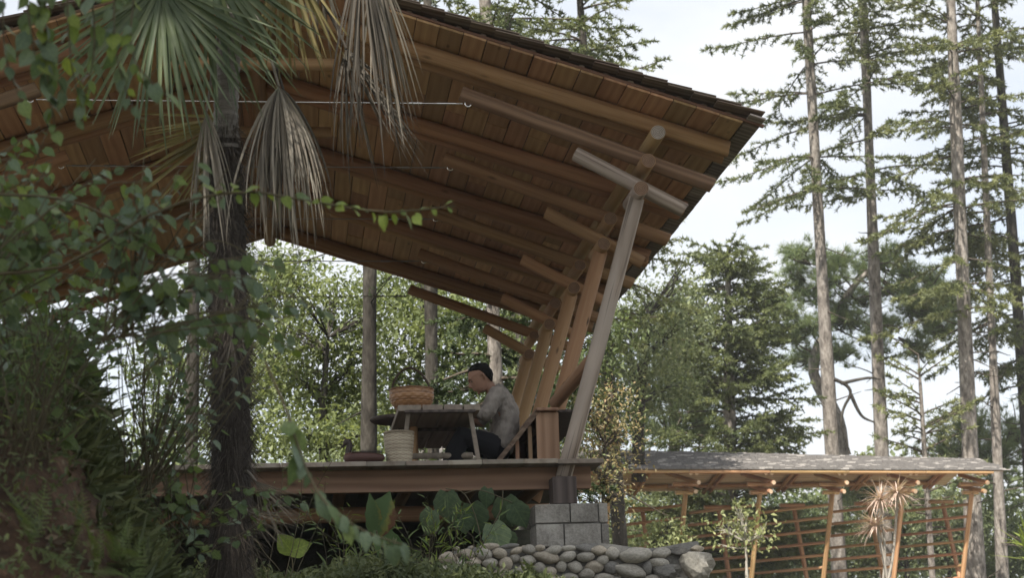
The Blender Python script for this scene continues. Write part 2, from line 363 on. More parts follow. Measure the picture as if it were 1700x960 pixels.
def board(parent, name, c, d, mat, M=None, bev=.0):
    """a sawn board with slightly eased edges"""
    key = (tuple(round(x, 3) for x in d), mat.name)
    if key not in BOXC:
        x, y, z = d[0]/2, d[1]/2, d[2]/2; e = min(.004, z*.4, x*.3); V = []
        for zz, ins in ((-z, e), (-z+e, 0), (z-e, 0), (z, e)):
            V += [(-x+ins, -y+ins, zz), (x-ins, -y+ins, zz), (x-ins, y-ins, zz), (-x+ins, y-ins, zz)]
        Fc = [(3, 2, 1, 0), (12, 13, 14, 15)]+[(i*4+k, i*4+(k+1) % 4, (i+1)*4+(k+1) % 4, (i+1)*4+k) for i in range(3) for k in range(4)]
        BOXC[key] = mesh(name, V, Fc, mat, smooth=False)
    off = parent.location if parent is not None else Vector((0, 0, 0))
    Mt = Matrix.Translation(Vector(c)-off) @ (M.to_4x4() if M is not None else Matrix.Identity(4))
    return link(name, BOXC[key], parent, mat=Mt)

# ------------------------------------------------------------------ the open pavilion
XR, SL = -1.773, .323            # ridge line x, roof slope
def ceil_z(u): return 3.2217 - SL*(u-3.707)      # underside of the ceiling, u = distance from the ridge line
FRM = [.2+2*k for k in range(5)]
pav = empty('open_pavilion', (XR, .2, 0), 'open timber pavilion with a wide gabled shingle roof on leaning log posts', 'pavilion')
R_ = .0725
ANG = math.atan(SL)
for s in (1, -1):
    X = lambda u: XR+s*u
    for k, y in enumerate(FRM):
        front = k == 0
        wm = (M_LOGW, M_ENDW) if (front and s == 1) else None; pm_ = wm or (M_POST, M_END)
        zb = -.14 if front else -.12
        log(pav, 'post', (X(2.738-.0), y, zb) if not front else (X(2.745), y, zb), (X(3.541), y, 2.465), .0735 if front else .078, pm_)
        log(pav, 'stub_log', (X(3.543), y-.2, 2.497), (X(3.543), y+.36, 2.497), R_, (M_LOGW, M_END) if wm else pm_)
        log(pav, 'stub_log', (X(3.624), y-.2, 2.765), (X(3.624), y+.4, 2.765), R_, (M_POST, M_END))
        t1 = [(2.975, 2.891), (3.988, 2.339)] if k < 4 else [(2.961, 2.911), (3.988, 2.30)]
        log(pav, 'short_bracket_log', (X(t1[0][0]), y, t1[0][1]), (X(t1[1][0]), y, t1[1][1]), R_*.95, wm)
        log(pav, 'long_bracket_log', (X(1.919), y, 3.472), (X(4.267), y, 2.586), R_, (M_LOGB, M_END) if front else None)
        for dy in (-.105, .1):
            u0, u1 = .02, 4.46+random.uniform(-.05, .02)
            log(pav, 'rafter', (X(u0), y+dy, ceil_z(u0)-.083), (X(u1), y+dy, ceil_z(u1)-.083), .079)
    log(pav, 'purlin', (X(3.707), -.1, 3.007), (X(3.707), 8.75, 3.007), R_, (M_POST, M_ENDW))
    # ceiling boards, one by one
    Rm = Matrix.Rotation(s*ANG, 3, 'Y')
    bw = .2215; nrow = 21
    for i in range(nrow):
        uc = (i+.5)*bw*math.cos(ANG); y = -.42
        while y < 8.7:
            ln = random.choice((1.4, 1.8, 2.05, 2.05, 2.6, 3.2)); ln = min(ln, 8.8-y)
            if 8.8-y-ln < .5: ln = 8.8-y
            lift = random.uniform(0, .007)
            board(pav, 'ceiling_board', (X(uc), y+ln/2, ceil_z(uc)+.0125+lift), (bw-random.choice((.005, .007, .011)), ln-.007, .024), M_BOARD, Rm)
            y += ln
    # verge trim and battens, shingles
    for yy in (-.40, 8.78):
        uc = 2.32; board(pav, 'verge_strip', (X(uc), yy, ceil_z(uc)+.043), (4.84, .045, .026), M_BEAM, Rm)
    nc = 20; ex = .2335
    for j in range(nc):
        uu = .05+j*ex*math.cos(ANG)
        board(pav, 'roof_batten', (X(uu+.03), 4.15, ceil_z(uu+.03)+.068), (.05, 9.1, .03), M_SHING, Rm)
        Rs = Matrix.Rotation(s*(ANG-.075), 3, 'Y')
        y = -.56
        uc = uu+.12
        cols = 0
        while y < 8.9 and cols < 6:
            wd = random.choice((.22, .26, .3)); a = random.uniform(-.012, .012)
            board(pav, 'roof_shingle', (X(uc+a), y+wd/2, ceil_z(uc)+.104+random.uniform(0, .006)), (.45, wd-.006, .013), M_SHING, Rs)
            y += wd; cols += 1
    m = MB()
    for j in range(nc):
        uu = .05+j*ex*math.cos(ANG)+.12; y = .75
        while y < 8.9:
            wd = random.choice((.24, .3, .36)); Rs = Matrix.Rotation(s*(ANG-.075), 3, 'Y')
            m.box((X(uu), y+wd/2, ceil_z(uu)+.113+random.uniform(0, .006)), (.45, wd-.008, .016), Rs); y += wd
    m.build('roof_shingles', [M_SHING], pav, 'stuff')
    # eave boards: the shingle ends show below as a thin layered strip
    y = -.56
    while y < 8.85:
        wd = random.choice((.3, .42, .36)); board(pav, 'eave_board', (X(4.53), y+wd/2, ceil_z(4.53)+.047+random.uniform(0, .01)), (.15, wd-.006, .018), M_SHING2, Rm); y += wd
log(pav, 'ridge_log', (XR, -.25, ceil_z(0)-.22), (XR, 8.35, ceil_z(0)-.22), .08)
for y in FRM:
    if y < 6: log(pav, 'collar_log', (XR-.75, y+.16, 3.80), (XR+.75, y+.16, 3.80), .06)
    # steel tie rods with a turnbuckle and hook rings
    a, b = Vector((-3.757, y, 3.372)), Vector((.211, y, 3.372))
    m = MB(); m.tube([a+Vector((.05, 0, 0)), b-Vector((.05, 0, 0))], .006, 6, 0)
    for cx, q in ((a.x+.05, 1), (b.x-.05, -1)):
        m.tube([(cx+q*.06, y, 3.372), (cx+q*.24, y, 3.372)], .011, 6); m.tube([(cx+q*.38, y, 3.372), (cx+q*.5, y, 3.372)], .013, 6)
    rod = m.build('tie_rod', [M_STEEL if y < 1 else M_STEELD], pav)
    for c in (a, b):
        g = MB(); ring = [c+Vector((.028*math.cos(t), .0, .028*math.sin(t))) for t in np.linspace(.4, 5.9, 14)]
        g.tube(ring, .009, 6); g.tube([c+Vector((0, 0, .028)), c+Vector((.01, 0, .11))], .011, 6)
        g.V = [(v[0]-pav.location[0], v[1]-pav.location[1], v[2]-pav.location[2]) for v in g.V]
        link('hook', g.me('hook', [M_STEEL]), rod)
# long brace between the second post and the front post
log(pav, 'brace', atY(922, 669, 2.1), atY(992, 588, .32), .066)
# deck
DX0, DX1 = -5.0, 1.315
x = DX0; Rz = None
while x < DX1-.02:
    wd = random.choice((.30, .345, .37)); wd = min(wd, DX1-x)
    if DX1-x-wd < .15: wd = DX1-x
    jut = random.uniform(-.02, .02)
    board(pav, 'deck_plank', (x+wd/2, 4.22+jut, .001-random.uniform(0, .008)), (wd-.0025, 8.36, .042), M_PLANKG); x += wd
board(pav, 'edge_beam', ((DX0+1.235)/2, .325, -.124), (1.235-DX0, .09, .20), M_BEAM)
board(pav, 'edge_beam', ((DX0+1.20)/2, 8.1, -.17), (1.20-DX0, .09, .205), M_BEAM)
for i, xx in enumerate(np.arange(DX0+.3, 1.2, .62)):
    log(pav, 'floor_joist', (xx, .42, -.09), (xx, 8.05, -.09), .06)
log(pav, 'bearer_log', (DX0, 1.1, -.34), (1.10, 1.1, -.34), .075)
log(pav, 'bearer_log', (DX0, 6.1, -.34), (1.10, 6.1, -.34), .075)
# leaning bench back along the right side: inclined boards, studs, end panel, cap shelf
pa, pb = Vector((.40, 0, .03)), Vector((.795, 0, .5))
dd = (pb-pa); al = math.atan2(dd.z, dd.x); Rb = Matrix.Rotation(-al, 3, 'Y')
for i in range(3):
    c = pa+dd*((i+.5)/3); board(pav, 'bench_board', (c.x, .36+4.1, c.z), (dd.length/3-.004, 8.2, .042), M_DARKB, Rb)
for k in range(5):
    for xo, hh in ((.60, .25), (.72, .38)):
        board(pav, 'bench_stud', (xo, .47+k*2, hh/2), (.035, .05, hh-.01), M_BENCH)
board(pav, 'bench_end_panel', (.872, .375, .245), (.205, .03, .475), M_BENCH)
board(pav, 'bench_cap', (.868, 4.4, .505), (.20, 8.2, .026), M_BENCH)
board(pav, 'bench_cap', (1.135, 4.45, .500), (.30, 8.1, .026), M_DARKW)
for k in range(4): board(pav, 'bench_end_panel', (.872, 2.45+k*2, .245), (.205, .03, .475), M_BENCH)
board(pav, 'bench_back', (.955, 4.5, .245), (.02, 8.0, .47), M_DARKB)
board(pav, 'seat_board', (.24, 4.6, .115), (.50, 7.6, .03), M_TABLE)
for k in range(5): board(pav, 'seat_leg', (.24, 1.0+k*1.8, .05), (.4, .04, .098), M_TABLE)

# block pier and dark timber pad under the front post
pier = empty('block_pier', (1.0, .1, -.75), 'grey concrete block pier standing on the cobble wall under the front post', 'pier')
y0 = -.02
def cblock(x0, x1, z0, z1, y0=y0, dep=.42):
    rg = random.uniform(-.004, .004)
    m = MB(); x0 += .004; x1 -= .004; z0 += .004; z1 -= .004
    n = 5; V = []; 
    board(pier, 'concrete_block', ((x0+x1)/2, y0+dep/2+rg, (z0+z1)/2), (x1-x0, dep, z1-z0), M_CONC)
cblock(.676, .985, -.555, -.385); cblock(.99, 1.235, -.555, -.383); cblock(1.24, 1.323, -.56, -.383, -.015)
cblock(.68, .925, -.76, -.56); cblock(.93, 1.255, -.76, -.56); cblock(1.26, 1.328, -.76, -.565, -.012)
m = MB(); m.box((1.0, .19, -.575), (.63, .37, .37)); m.build('mortar_core', [M_MORTAR], pier)
pad = empty('timber_pad', (.955, .1, -.383), 'dark reddish timber block between the pier and the front post', 'timber block')
board(pad, 'block', (.955, .14, -.262), (.21, .24, .238), M_DARKW)

# ------------------------------------------------------------------ cobble wall
wall = empty('cobble_wall', (1.0, -.3, -1.2), 'low retaining wall of rounded river cobbles set in mortar', 'stone wall')
STM = []
def stone_mesh(i, rough):
    import bmesh
    bm = bmesh.new(); bmesh.ops.create_icosphere(bm, subdivisions=3, radius=1)
    rg = np.random.default_rng(i); ph = rg.uniform(0, 6, (6, 3)); fr = rg.uniform(.8, 2.2, (6, 3))*(2.2 if rough else 1)
    cuts = [(Vector(rg.normal(size=3)).normalized(), rg.uniform(.62, .86)) for _ in range(7 if rough else 3)]
    for v in bm.verts:
        d = v.co.normalized(); q = sum(math.sin(d.dot(Vector(fr[j]))*2+ph[j][0]) for j in range(6))
        v.co = d*(1+.035*q*(1.5 if rough else 1))
        for nrm, c in cuts:
            e = v.co.dot(nrm)-c
            if e > 0: v.co -= nrm*e*(.9 if rough else .6)
    me = bpy.data.meshes.new('stone'); bm.to_mesh(me); bm.free()
    me.polygons.foreach_set('use_smooth', np.full(len(me.polygons), not rough)); return me
SMESH = {}
def stone(px, py, rx, ry, kind, rough=False, y=-.6):
    i = random.randrange(5); key = (i, kind, rough)
    if key not in SMESH:
        me = stone_mesh(i*7+(100 if rough else 0), rough); me.materials.append(M_ST[kind]); SMESH[key] = me
    c = atY(760+px/3.864, 780+py/3.864, y); k = 1/3.864/F*14.1
    dy = min(max(rx, ry), min(rx, ry)*1.5)*k
    M = Matrix.Translation(Vector(c)-wall.location) @ Matrix.Rotation(random.uniform(-.25, .25), 4, 'Y') @ Matrix.Diagonal((rx*k*1.06, dy, ry*k*1.06, 1))
    return link('stone', SMESH[key], wall, mat=M)
for q in [(55, 545, 52, 32, 1), (165, 545, 56, 40, 0), (265, 538, 50, 34, 1), (200, 497, 60, 22, 1), (330, 493, 62, 16, 2), (377, 521, 40, 24, 1), (455, 517, 43, 31, 0), (525, 505, 32, 20, 1),
          (610, 520, 56, 32, 0), (710, 507, 50, 18, 0), (815, 510, 60, 29, 2), (900, 523, 54, 30, 1), (990, 542, 46, 40, 0), (1140, 548, 103, 52, 0), (1300, 540, 66, 34, 0),
          (205, 600, 49, 34, 0), (305, 605, 48, 44, 1), (365, 570, 32, 30, 0), (447, 588, 48, 35, 0), (570, 566, 80, 40, 1), (703, 558, 55, 34, 0), (818, 560, 58, 34, 0), (925, 585, 43, 36, 0), (983, 630, 48, 46, 2),
          (520, 632, 41, 36, 0), (590, 655, 42, 34, 1), (662, 622, 36, 36, 0), (752, 630, 46, 37, 0), (875, 628, 55, 39, 1), (1095, 655, 108, 45, 0), (1215, 630, 33, 43, 2), (1290, 600, 64, 38, 0),
          (825, 672, 54, 36, 0), (930, 695, 72, 28, 0), (415, 645, 52, 33, 0), (280, 665, 52, 30, 1), (350, 675, 42, 28, 0), (100, 600, 50, 32, 1), (120, 660, 55, 32, 0), (-60, 575, 60, 34, 1), (-70, 645, 60, 36, 0), (10, 610, 45, 32, 0),
          (200, 720, 60, 32, 0), (480, 710, 55, 35, 2), (620, 720, 60, 33, 1), (720, 700, 50, 32, 0), (1010, 730, 60, 36, 0), (1240, 720, 60, 40, 0)]: stone(*q)
for q in [(1330, 655, 92, 58, 2, True), (1430, 525, 66, 32, 2, True), (1525, 610, 104, 106, 0, True), (1535, 507, 52, 24, 1, True), (1450, 740, 90, 50, 0, True)]: stone(*q)
for _ in range(85):
    stone(random.uniform(-60, 1420), random.uniform(500, 740), random.uniform(13, 25), random.uniform(10, 18), random.choice((0, 1, 1, 2)), False, -.565)
m = MB(); rows = []
xs = np.linspace(-.12, 2.0, 40)
for xx in xs: rows.append([(xx, -.62, -1.6), (xx, -.57, -.88+.03*math.sin(xx*9)), (xx, -.50, -.80+.025*math.sin(xx*7)), (xx, .6, -.78), (xx, .62, -1.6)])
V = [p for r in rows for p in r]; Fc = [(i*5+j, i*5+j+1, (i+1)*5+j+1, (i+1)*5+j) for i in range(39) for j in range(4)]+[(195, 196, 197, 198, 199)]
m.add(V, Fc, 0, False); m.build('mortar_bed', [M_MORTAR], wall)

# ------------------------------------------------------------------ plank table with its things
tb = empty('plank_table', (-.13, 1.0, 0), 'long low table of four dark planks with splayed legs', 'table')
xb = [-.50, -.285, -.095, .08, .237]
for i in range(4): board(tb, 'plank', ((xb[i]+xb[i+1])/2, 1.27, .487), (xb[i+1]-xb[i]-.012, 2.44, .055), M_TABLE)
def bar(mb, a, b, wx, wy):
    a, b = Vector(a), Vector(b); z = (b-a).normalized(); x = Vector((1, 0, 0)); x = (x-z*x.dot(z)).normalized(); y = z.cross(x)
    V = [p+x*sx*wx/2+y*sy*wy/2 for p in (a, b) for sx, sy in ((-1, -1), (1, -1), (1, 1), (-1, 1))]
    mb.add(V, [(0, 3, 2, 1), (4, 5, 6, 7), (0, 1, 5, 4), (1, 2, 6, 5), (2, 3, 7, 6), (3, 0, 4, 7)])
for xa, xo, y in ((.148, .213, .14), (-.40, -.46, .14), (.148, .213, 2.35), (-.40, -.46, 2.35)):
    m = MB(); bar(m, (xo, y, 0.018), (xa, y, .458), .036, .05); m.build('leg', [M_TABLE if y < .5 else M_DARKW], tb)
log(tb, 'stretcher', (-.46, .62, .135), (.21, .62, .135), .028, (M_TABLE, M_END))
log(tb, 'pedestal', (-.30, 1.0, .02), (-.30, 1.0, .458), .04, (M_ORED, M_END))
for xo in (-.25, .02): board(tb, 'batten', (-.13, 1.0+xo*4, .445), (.62, .06, .025), M_DARKW)
rt = empty('round_table', (-.42, 1.3, 0), 'dark round table standing behind the plank table', 'table')
m = MB(); V, Fc = lathe([(0, .555), (.255, .555), (.275, .57), (.275, .585), (.26, .595), (0, .595)], 28); m.add([(v[0]-.42, v[1]+1.3, v[2]) for v in V], Fc, 0, False); m.build('top', [M_DARKW], rt)
m = MB(); m.tube([(-.42, 1.3, 0), (-.42, 1.3, .56)], [.16, .05], 12); m.build('base', [M_DARKW], rt)

def weave_mat(name, a, b, su, sv):
    m, t, o = newmat(name); k = t.links.new
    tc = t.nodes.new('ShaderNodeTexCoord'); nz = nd(t, 'ShaderNodeTexNoise', Scale=9.0, Detail=4.0); k(tc.outputs['Object'], nz.inputs['Vector'])
    oi = t.nodes.new('ShaderNodeAttribute'); oi.attribute_name = 'var'
    c = ramp(t, mixc(t, .5, nz.outputs[0], oi.outputs['Fac']), [(.25, a), (.75, b)])
    p = nd(t, 'ShaderNodeBsdfPrincipled', Roughness=.38 if su else .6); k(c, p.inputs['Base Color']); k(p.outputs[0], o.inputs[0]); return m
M_WICK = weave_mat('varnished_bamboo', (.16, .075, .03), (.36, .19, .085), 1, 1)
M_WICKP = weave_mat('pale_bamboo', (.27, .22, .155), (.50, .43, .32), 0, 1)
def woven(prof, nrow, nst, amp, strand):
    """a basket wall woven strand by strand: rows bulge over and under upright stakes"""
    P = np.array(prof, float); zs = np.linspace(0, 1, nrow*3+1); seg = np.concatenate([[0], np.cumsum(np.hypot(*np.diff(P, axis=0).T))]); seg /= seg[-1]
    rr = np.interp(zs, seg, P[:, 0]); zz = np.interp(zs, seg, P[:, 1]); n = nst*4; V = []; var = []
    for i, t in enumerate(zs):
        row = i//3; f = (i % 3)/3; bulge = math.sin(PI*f)*strand
        for k in range(n):
            a = 2*PI*k/n; ov = amp*math.sin(a*nst/2*2/2+PI*(row % 2))
            r = rr[i]+bulge+ov*math.sin(PI*f); V.append((r*math.cos(a), r*math.sin(a), zz[i])); var.append((row*37 % 11)/11)
    Tq = []
    for i in range(len(zs)-1):
        for k in range(n):
            a, b, c, d = i*n+k, i*n+(k+1) % n, (i+1)*n+(k+1) % n, (i+1)*n+k; Tq += [(a, b, c), (a, c, d)]
    return np.array(V), np.array(Tq), np.array(var)
bk = empty('handled_basket', (-.345, .5, .515), 'glossy brown bamboo basket with a tall hoop handle on the plank table', 'basket')
Vb, Tb, vb = woven([(.10, 0), (.135, .02), (.185, .09), (.20, .14), (.197, .19), (.195, .205)], 11, 30, .003, .005)
link('bowl', tri_mesh('bowl', Vb, Tb, M_WICK, vb, True), bk)
m = MB(); m.tube([(.197*math.cos(t), .197*math.sin(t), .207) for t in np.linspace(0, 2*PI, 33)], .010, 8, caps=False); me_ = m.me('rim', [M_WICK]); link('rim', me_, bk)
m = MB(); V, Fc = lathe([(0, .012), (.12, .012)], 20); m.add(V, Fc); link('bottom', m.me('bottom', [M_WICK]), bk)
M_HOOP = plain('dark_cane', (.05, .032, .02), .5)
m = MB(); hp = spline([(-.175, 0, .19), (-.165, 0, .27), (-.10, 0, .375), (-.01, 0, .415), (.08, 0, .37), (.15, 0, .27), (.172, 0, .19)], 22)
m.tube(hp, .011, 6); m.tube([(p[0]+.006*math.sin(i*1.9), .009*math.cos(i*1.9), p[2]+.004*math.sin(i*1.9)) for i, p in enumerate(spline(hp[2:-2], 60))], .005, 5)
link('handle', m.me('handle', [M_HOOP]), bk)
bn = empty('woven_bin', (-.483, .21, .02), 'pale woven bamboo bin with a plaited rim standing on the deck edge', 'basket')
Vb, Tb, vb = woven([(.095, 0), (.108, .005), (.122, .12), (.132, .22), (.134, .245), (.122, .262)], 24, 26, .004, .003)
link('body', tri_mesh('body', Vb, Tb, M_WICKP, vb, True), bn)
for q in (0, 1):
    m = MB(); m.tube([((.124+.008*math.cos(t*26+q*PI))*math.cos(t), (.124+.008*math.cos(t*26+q*PI))*math.sin(t), .268+.009*math.sin(t*26+q*PI)) for t in np.linspace(0, 2*PI, 260)], .0065, 5, caps=False)
    link('plaited_rim', m.me('plaited_rim', [M_WICKP]), bn)
m = MB(); V, Fc = lathe([(0, .01), (.1, .01)], 20); m.add(V, Fc); link('bottom', m.me('bottom', [M_WICKP]), bn)
# carved duck
M_DUCKB = plain('dark_red_brown_body', (.095, .05, .042), .6); M_DUCKH = plain('dark_duck_head', (.045, .035, .03), .6)
dk = empty('duck_ornament', (-.79, .0, 0), 'dark carved duck ornament with raised neck at the deck edge', 'duck')
def loft(mb, secs, n=14, mi=0):
    """closed body through sections (centre, half width y, half height z, direction tilt)"""
    V = []; m_ = len(secs)
    for i, (c, hy, hz, tx, tz) in enumerate(secs):
        for k in range(n):
            a = 2*PI*k/n; V.append((c[0]-tz*math.sin(a)*hz, c[1]+math.cos(a)*hy, c[2]+tx*math.sin(a)*hz))
    mb.add(V, [(i*n+k, i*n+(k+1) % n, (i+1)*n+(k+1) % n, (i+1)*n+k) for i in range(m_-1) for k in range(n)], mi, True)
    mb.add(V[:n], [tuple(range(n-1, -1, -1))], mi, True); mb.add(V[-n:], [tuple(range(n))], mi, True)
m = MB(); loft(m, [((-.965, 0, .05), .012, .02, 1, 0), ((-.955, 0, .05), .05, .042, 1, 0), ((-.90, 0, .052), .075, .05, 1, 0), ((-.80, 0, .052), .085, .05, 1, 0), ((-.70, 0, .048), .08, .044, 1, 0), ((-.635, 0, .045), .055, .036, 1, 0), ((-.61, 0, .05), .02, .015, 1, 0)])
m.build('body', [M_DUCKB], dk)
m = MB()
for i in range(26):
    for sy in (-.05, .0, .05):
        m.box((-.90+i*.0105, sy, .1), (.006, .03, .012))
m.build('feather_ridges', [M_DUCKH], dk, 'stuff')
m = MB(); loft(m, [((-.93, 0, .06), .035, .032, .8, -.6), ((-.925, 0, .11), .03, .03, .2, -1), ((-.915, 0, .155), .03, .03, .1, -1), ((-.925, 0, .19), .032, .034, .8, -.5), ((-.945, 0, .192), .028, .03, 1, .2), ((-.965, 0, .175), .018, .018, .9, .6)])
m.build('neck', [M_DUCKH], dk)
m = MB(); loft(m, [((-.955, 0, .178), .016, .014, .8, .6), ((-.985, 0, .145), .016, .008, .7, .7), ((-.995, 0, .125), .008, .004, .7, .7)]); m.build('bill', [M_DUCKH], dk)

dk.location = (-.795, .16, .018)
# ------------------------------------------------------------------ the seated man
man = empty('person', (.30, .78, .13), 'person in a light grey shirt and black trousers bent over work at the table', 'person')
M_SKIN = rough_mat('skin', [(.3, (.19, .105, .07)), (.7, (.27, .15, .10))], 10, .55, .08, .002, 60)
M_SHIRT = rough_mat('grey_shirt_cloth', [(.34, (.15, .132, .115)), (.66, (.28, .25, .222))], 7, .9, 1.0, .03, 20, (1, 1, .6))
M_TROU = rough_mat('black_trouser_cloth', [(.3, (.006, .006, .008)), (.7, (.014, .014, .017))], 5, .9, .5, .012, 25)
M_HAIR = rough_mat('black_hair', [(.3, (.004, .004, .004)), (.7, (.015, .014, .013))], 40, .8, .9, .008, 120, spec=.08)
M_EYE = plain('eye_dark', (.02, .015, .012), .3)
Y0 = .78
def tubeE(mb, pts, rads, n=12, mi=0, flat=1.0):
    """tube with y radius scaled: sections across the spine"""
    pts = [Vector(p) for p in pts]; V = []; m_ = len(pts)
    for i, p in enumerate(pts):
        t = (pts[min(i+1, m_-1)]-pts[max(i-1, 0)]).normalized(); y = Vector((0, 1, 0)); y = (y-t*y.dot(t))
        if y.length < .2: y = Vector((1, 0, 0)); y = y-t*y.dot(t)
        y.normalize(); x = y.cross(t); r = rads[i]; ry, rx = r if isinstance(r, tuple) else (r, r)
        for k in range(n):
            a = 2*PI*k/n; V.append(p+y*math.cos(a)*ry+x*math.sin(a)*rx)
    mb.add(V, [(i*n+k, i*n+(k+1) % n, (i+1)*n+(k+1) % n, (i+1)*n+k) for i in range(m_-1) for k in range(n)], mi, True)
    mb.add(V[:n], [tuple(range(n-1, -1, -1))], mi, True); mb.add(V[-n:], [tuple(range(n))], mi, True)
def remesh(o, vox, smooth=3, fac=.5):
    r = o.modifiers.new('remesh', 'REMESH'); r.mode = 'VOXEL'; r.voxel_size = vox; r.use_smooth_shade = True
    s = o.modifiers.new('smooth', 'SMOOTH'); s.iterations = smooth; s.factor = fac
body = MB()
# torso spine, neck
tubeE(body, [(.47, Y0, .17), (.49, Y0, .27), (.53, Y0, .42), (.525, Y0, .56), (.48, Y0, .68), (.43, Y0, .755)], [(.155, .10), (.16, .105), (.15, .10), (.165, .105), (.17, .095), (.10, .07)])
tubeE(body, [(.45, Y0, .70), (.415, Y0, .77), (.375, Y0, .835), (.35, Y0, .88)], [(.06, .06), (.054, .056), (.05, .055), (.05, .055)])
# head, profile to the left and bowed
hc = Vector((.322, Y0, .875)); hx = Vector((-.885, 0, -.465)).normalized(); hz = Vector((-.465, 0, .885)).normalized()   # face forward, crown up
def hp_(fx, fy, fz): return hc+(hx*fx+Vector((0, fy, 0))+hz*fz)*1.06
n = 20; V = []; secs = [(-.115, .035, .02, .045), (-.108, .07, -.005, .05), (-.095, .085, -.03, .054), (-.075, .098, -.045, .062), (-.045, .105, -.075, .068), (-.015, .106, -.098, .073), (.02, .105, -.104, .076), (.05, .102, -.103, .077), (.085, .085, -.092, .07), (.11, .055, -.065, .05), (.124, .015, -.03, .025)]
for z, fr, bk_, hw in secs:
    for k in range(n):
        a = 2*PI*k/n; c, s_ = math.cos(a), math.sin(a); fx = (fr+bk_)/2+c*(fr-bk_)/2; V.append(hp_(fx, s_*hw*(1-.12*max(0, c)), z))
body.add(V, [(i*n+k, i*n+(k+1) % n, (i+1)*n+(k+1) % n, (i+1)*n+k) for i in range(len(secs)-1) for k in range(n)]+[tuple(range(n-1, -1, -1)), tuple(range((len(secs)-1)*n, len(secs)*n))], 0, True)
tubeE(body, [hp_(.095, 0, .03), hp_(.112, 0, -.005), hp_(.124, 0, -.022), hp_(.108, 0, -.034)], [.010, .013, .017, .012], 8)      # nose
tubeE(body, [hp_(.098, -.02, -.058), hp_(.108, 0, -.056), hp_(.098, .02, -.058)], [.007, .009, .007], 8)                          # lips
tubeE(body, [hp_(.096, -.018, -.070), hp_(.104, 0, -.070), hp_(.096, .018, -.070)], [.007, .009, .007], 8)
tubeE(body, [hp_(.075, 0, -.105), hp_(.088, 0, -.098)], [.022, .016], 8)                                                         # chin
tubeE(body, [hp_(.098, -.045, .035), hp_(.107, 0, .033), hp_(.098, .045, .035)], [.008, .010, .008], 8)                           # brow
for sy in (-1, 1):
    tubeE(body, [hp_(-.012, sy*.074, -.028), hp_(-.02, sy*.083, -.005), hp_(-.02, sy*.086, .02), hp_(-.008, sy*.083, .03), hp_(.004, sy*.077, .015)], [.009, .012, .012, .01, .007], 8)   # ears
    sh = Vector((.445, Y0+sy*.165, .70)); el = Vector((.335, Y0+sy*.205, .475)); wr = Vector((.16, Y0+sy*.10, .545)); 
    tubeE(body, [sh+Vector((.03, -sy*.05, .01)), sh, sh.lerp(el, .5), el, el.lerp(wr, .3), el.lerp(wr, .7), wr], [.055, .055, .046, .04, .039, .031, .025], 10)
    # hand: palm, four bent fingers, thumb
    hd = (wr-el).normalized(); hd = Vector((hd.x, hd.y*.4, hd.z*.4-.12)).normalized(); up_ = Vector((0, 0, 1)); sd_ = hd.cross(up_).normalized()
    pc = wr+hd*.085
    tubeE(body, [wr-hd*.01, wr+hd*.03, wr+hd*.06, pc], [(.024, .02), (.034, .017), (.04, .015), (.04, .013)], 10)
    for j, (off, ln) in enumerate(((-.03, .062), (-.010, .075), (.010, .070), (.029, .055))):
        b0 = pc+sd_*off-hd*.008; b1 = b0+hd*ln*.45+up_*-.006; b2 = b1+(hd*.75-up_*.65)*ln*.33; b3 = b2+(hd*.3-up_*.95)*ln*.28
        tubeE(body, [b0, b1, b2, b3], [.0098, .0095, .0088, .007], 8)
    t0 = wr+hd*.028-sd_*sy*(.028); t1 = t0+(hd*.6-sd_*sy*.75-up_*.2)*.038; t2 = t1+(hd*.9-sd_*sy*.1-up_*.35)*.032
    tubeE(body, [wr+hd*.02, t0, t1, t2], [.014, .014, .0115, .009], 8)
    hip = Vector((.45, Y0+sy*.09, .20)); kn = Vector((.10, Y0+sy*.13, .335 if sy > 0 else .345)); an = Vector((.04-(.02 if sy > 0 else 0), Y0+sy*.12, .05))
    tubeE(body, [hip, hip.lerp(kn, .5), kn, kn.lerp(an, .35), an], [.085, .075, .058, .052, .036], 10)
    tubeE(body, [an+Vector((.05, 0, -.01)), an+Vector((0, 0, -.012)), an+Vector((-.09, 0, -.028)), an+Vector((-.16, 0, -.034))], [(.032, .03), (.036, .034), (.042, .022), (.03, .014)], 10)
bo = body.build('body', [M_SKIN], man); remesh(bo, .0062, 2, .4)
sh_ = MB()
tubeE(sh_, [(.47, Y0, .215), (.485, Y0, .24), (.51, Y0, .33), (.545, Y0, .45), (.545, Y0, .56), (.505, Y0, .67), (.455, Y0, .755), (.43, Y0, .785)], [(.175, .125), (.182, .128), (.176, .128), (.172, .125), (.18, .124), (.182, .11), (.12, .085), (.075, .07)], 20)
for sy in (-1, 1):
    tubeE(sh_, [(.475, Y0+sy*.10, .70), (.455, Y0+sy*.16, .70), (.41, Y0+sy*.195, .63), (.365, Y0+sy*.215, .54), (.325, Y0+sy*.215, .495), (.275, Y0+sy*.185, .515)], [.08, .082, .075, .068, .062, .052], 14)
tubeE(sh_, [(.37, Y0-.02, .33), (.30, Y0-.02, .345), (.25, Y0-.02, .36)], [(.13, .035), (.12, .04), (.10, .03)], 12)
so = sh_.build('shirt', [M_SHIRT], man); remesh(so, .011, 3, .5)
dt = bpy.data.textures.new('cloth_folds', 'CLOUDS'); dt.noise_scale = .055
for o_ in (so,):
    dm = o_.modifiers.new('folds', 'DISPLACE'); dm.texture = dt; dm.strength = .034; dm.mid_level = .5; dm.texture_coords = 'GLOBAL'
tr = MB()
tubeE(tr, [(.36, Y0, .22), (.43, Y0, .19), (.50, Y0, .19), (.55, Y0, .22)], [(.15, .08), (.17, .105), (.165, .10), (.13, .06)], 18)
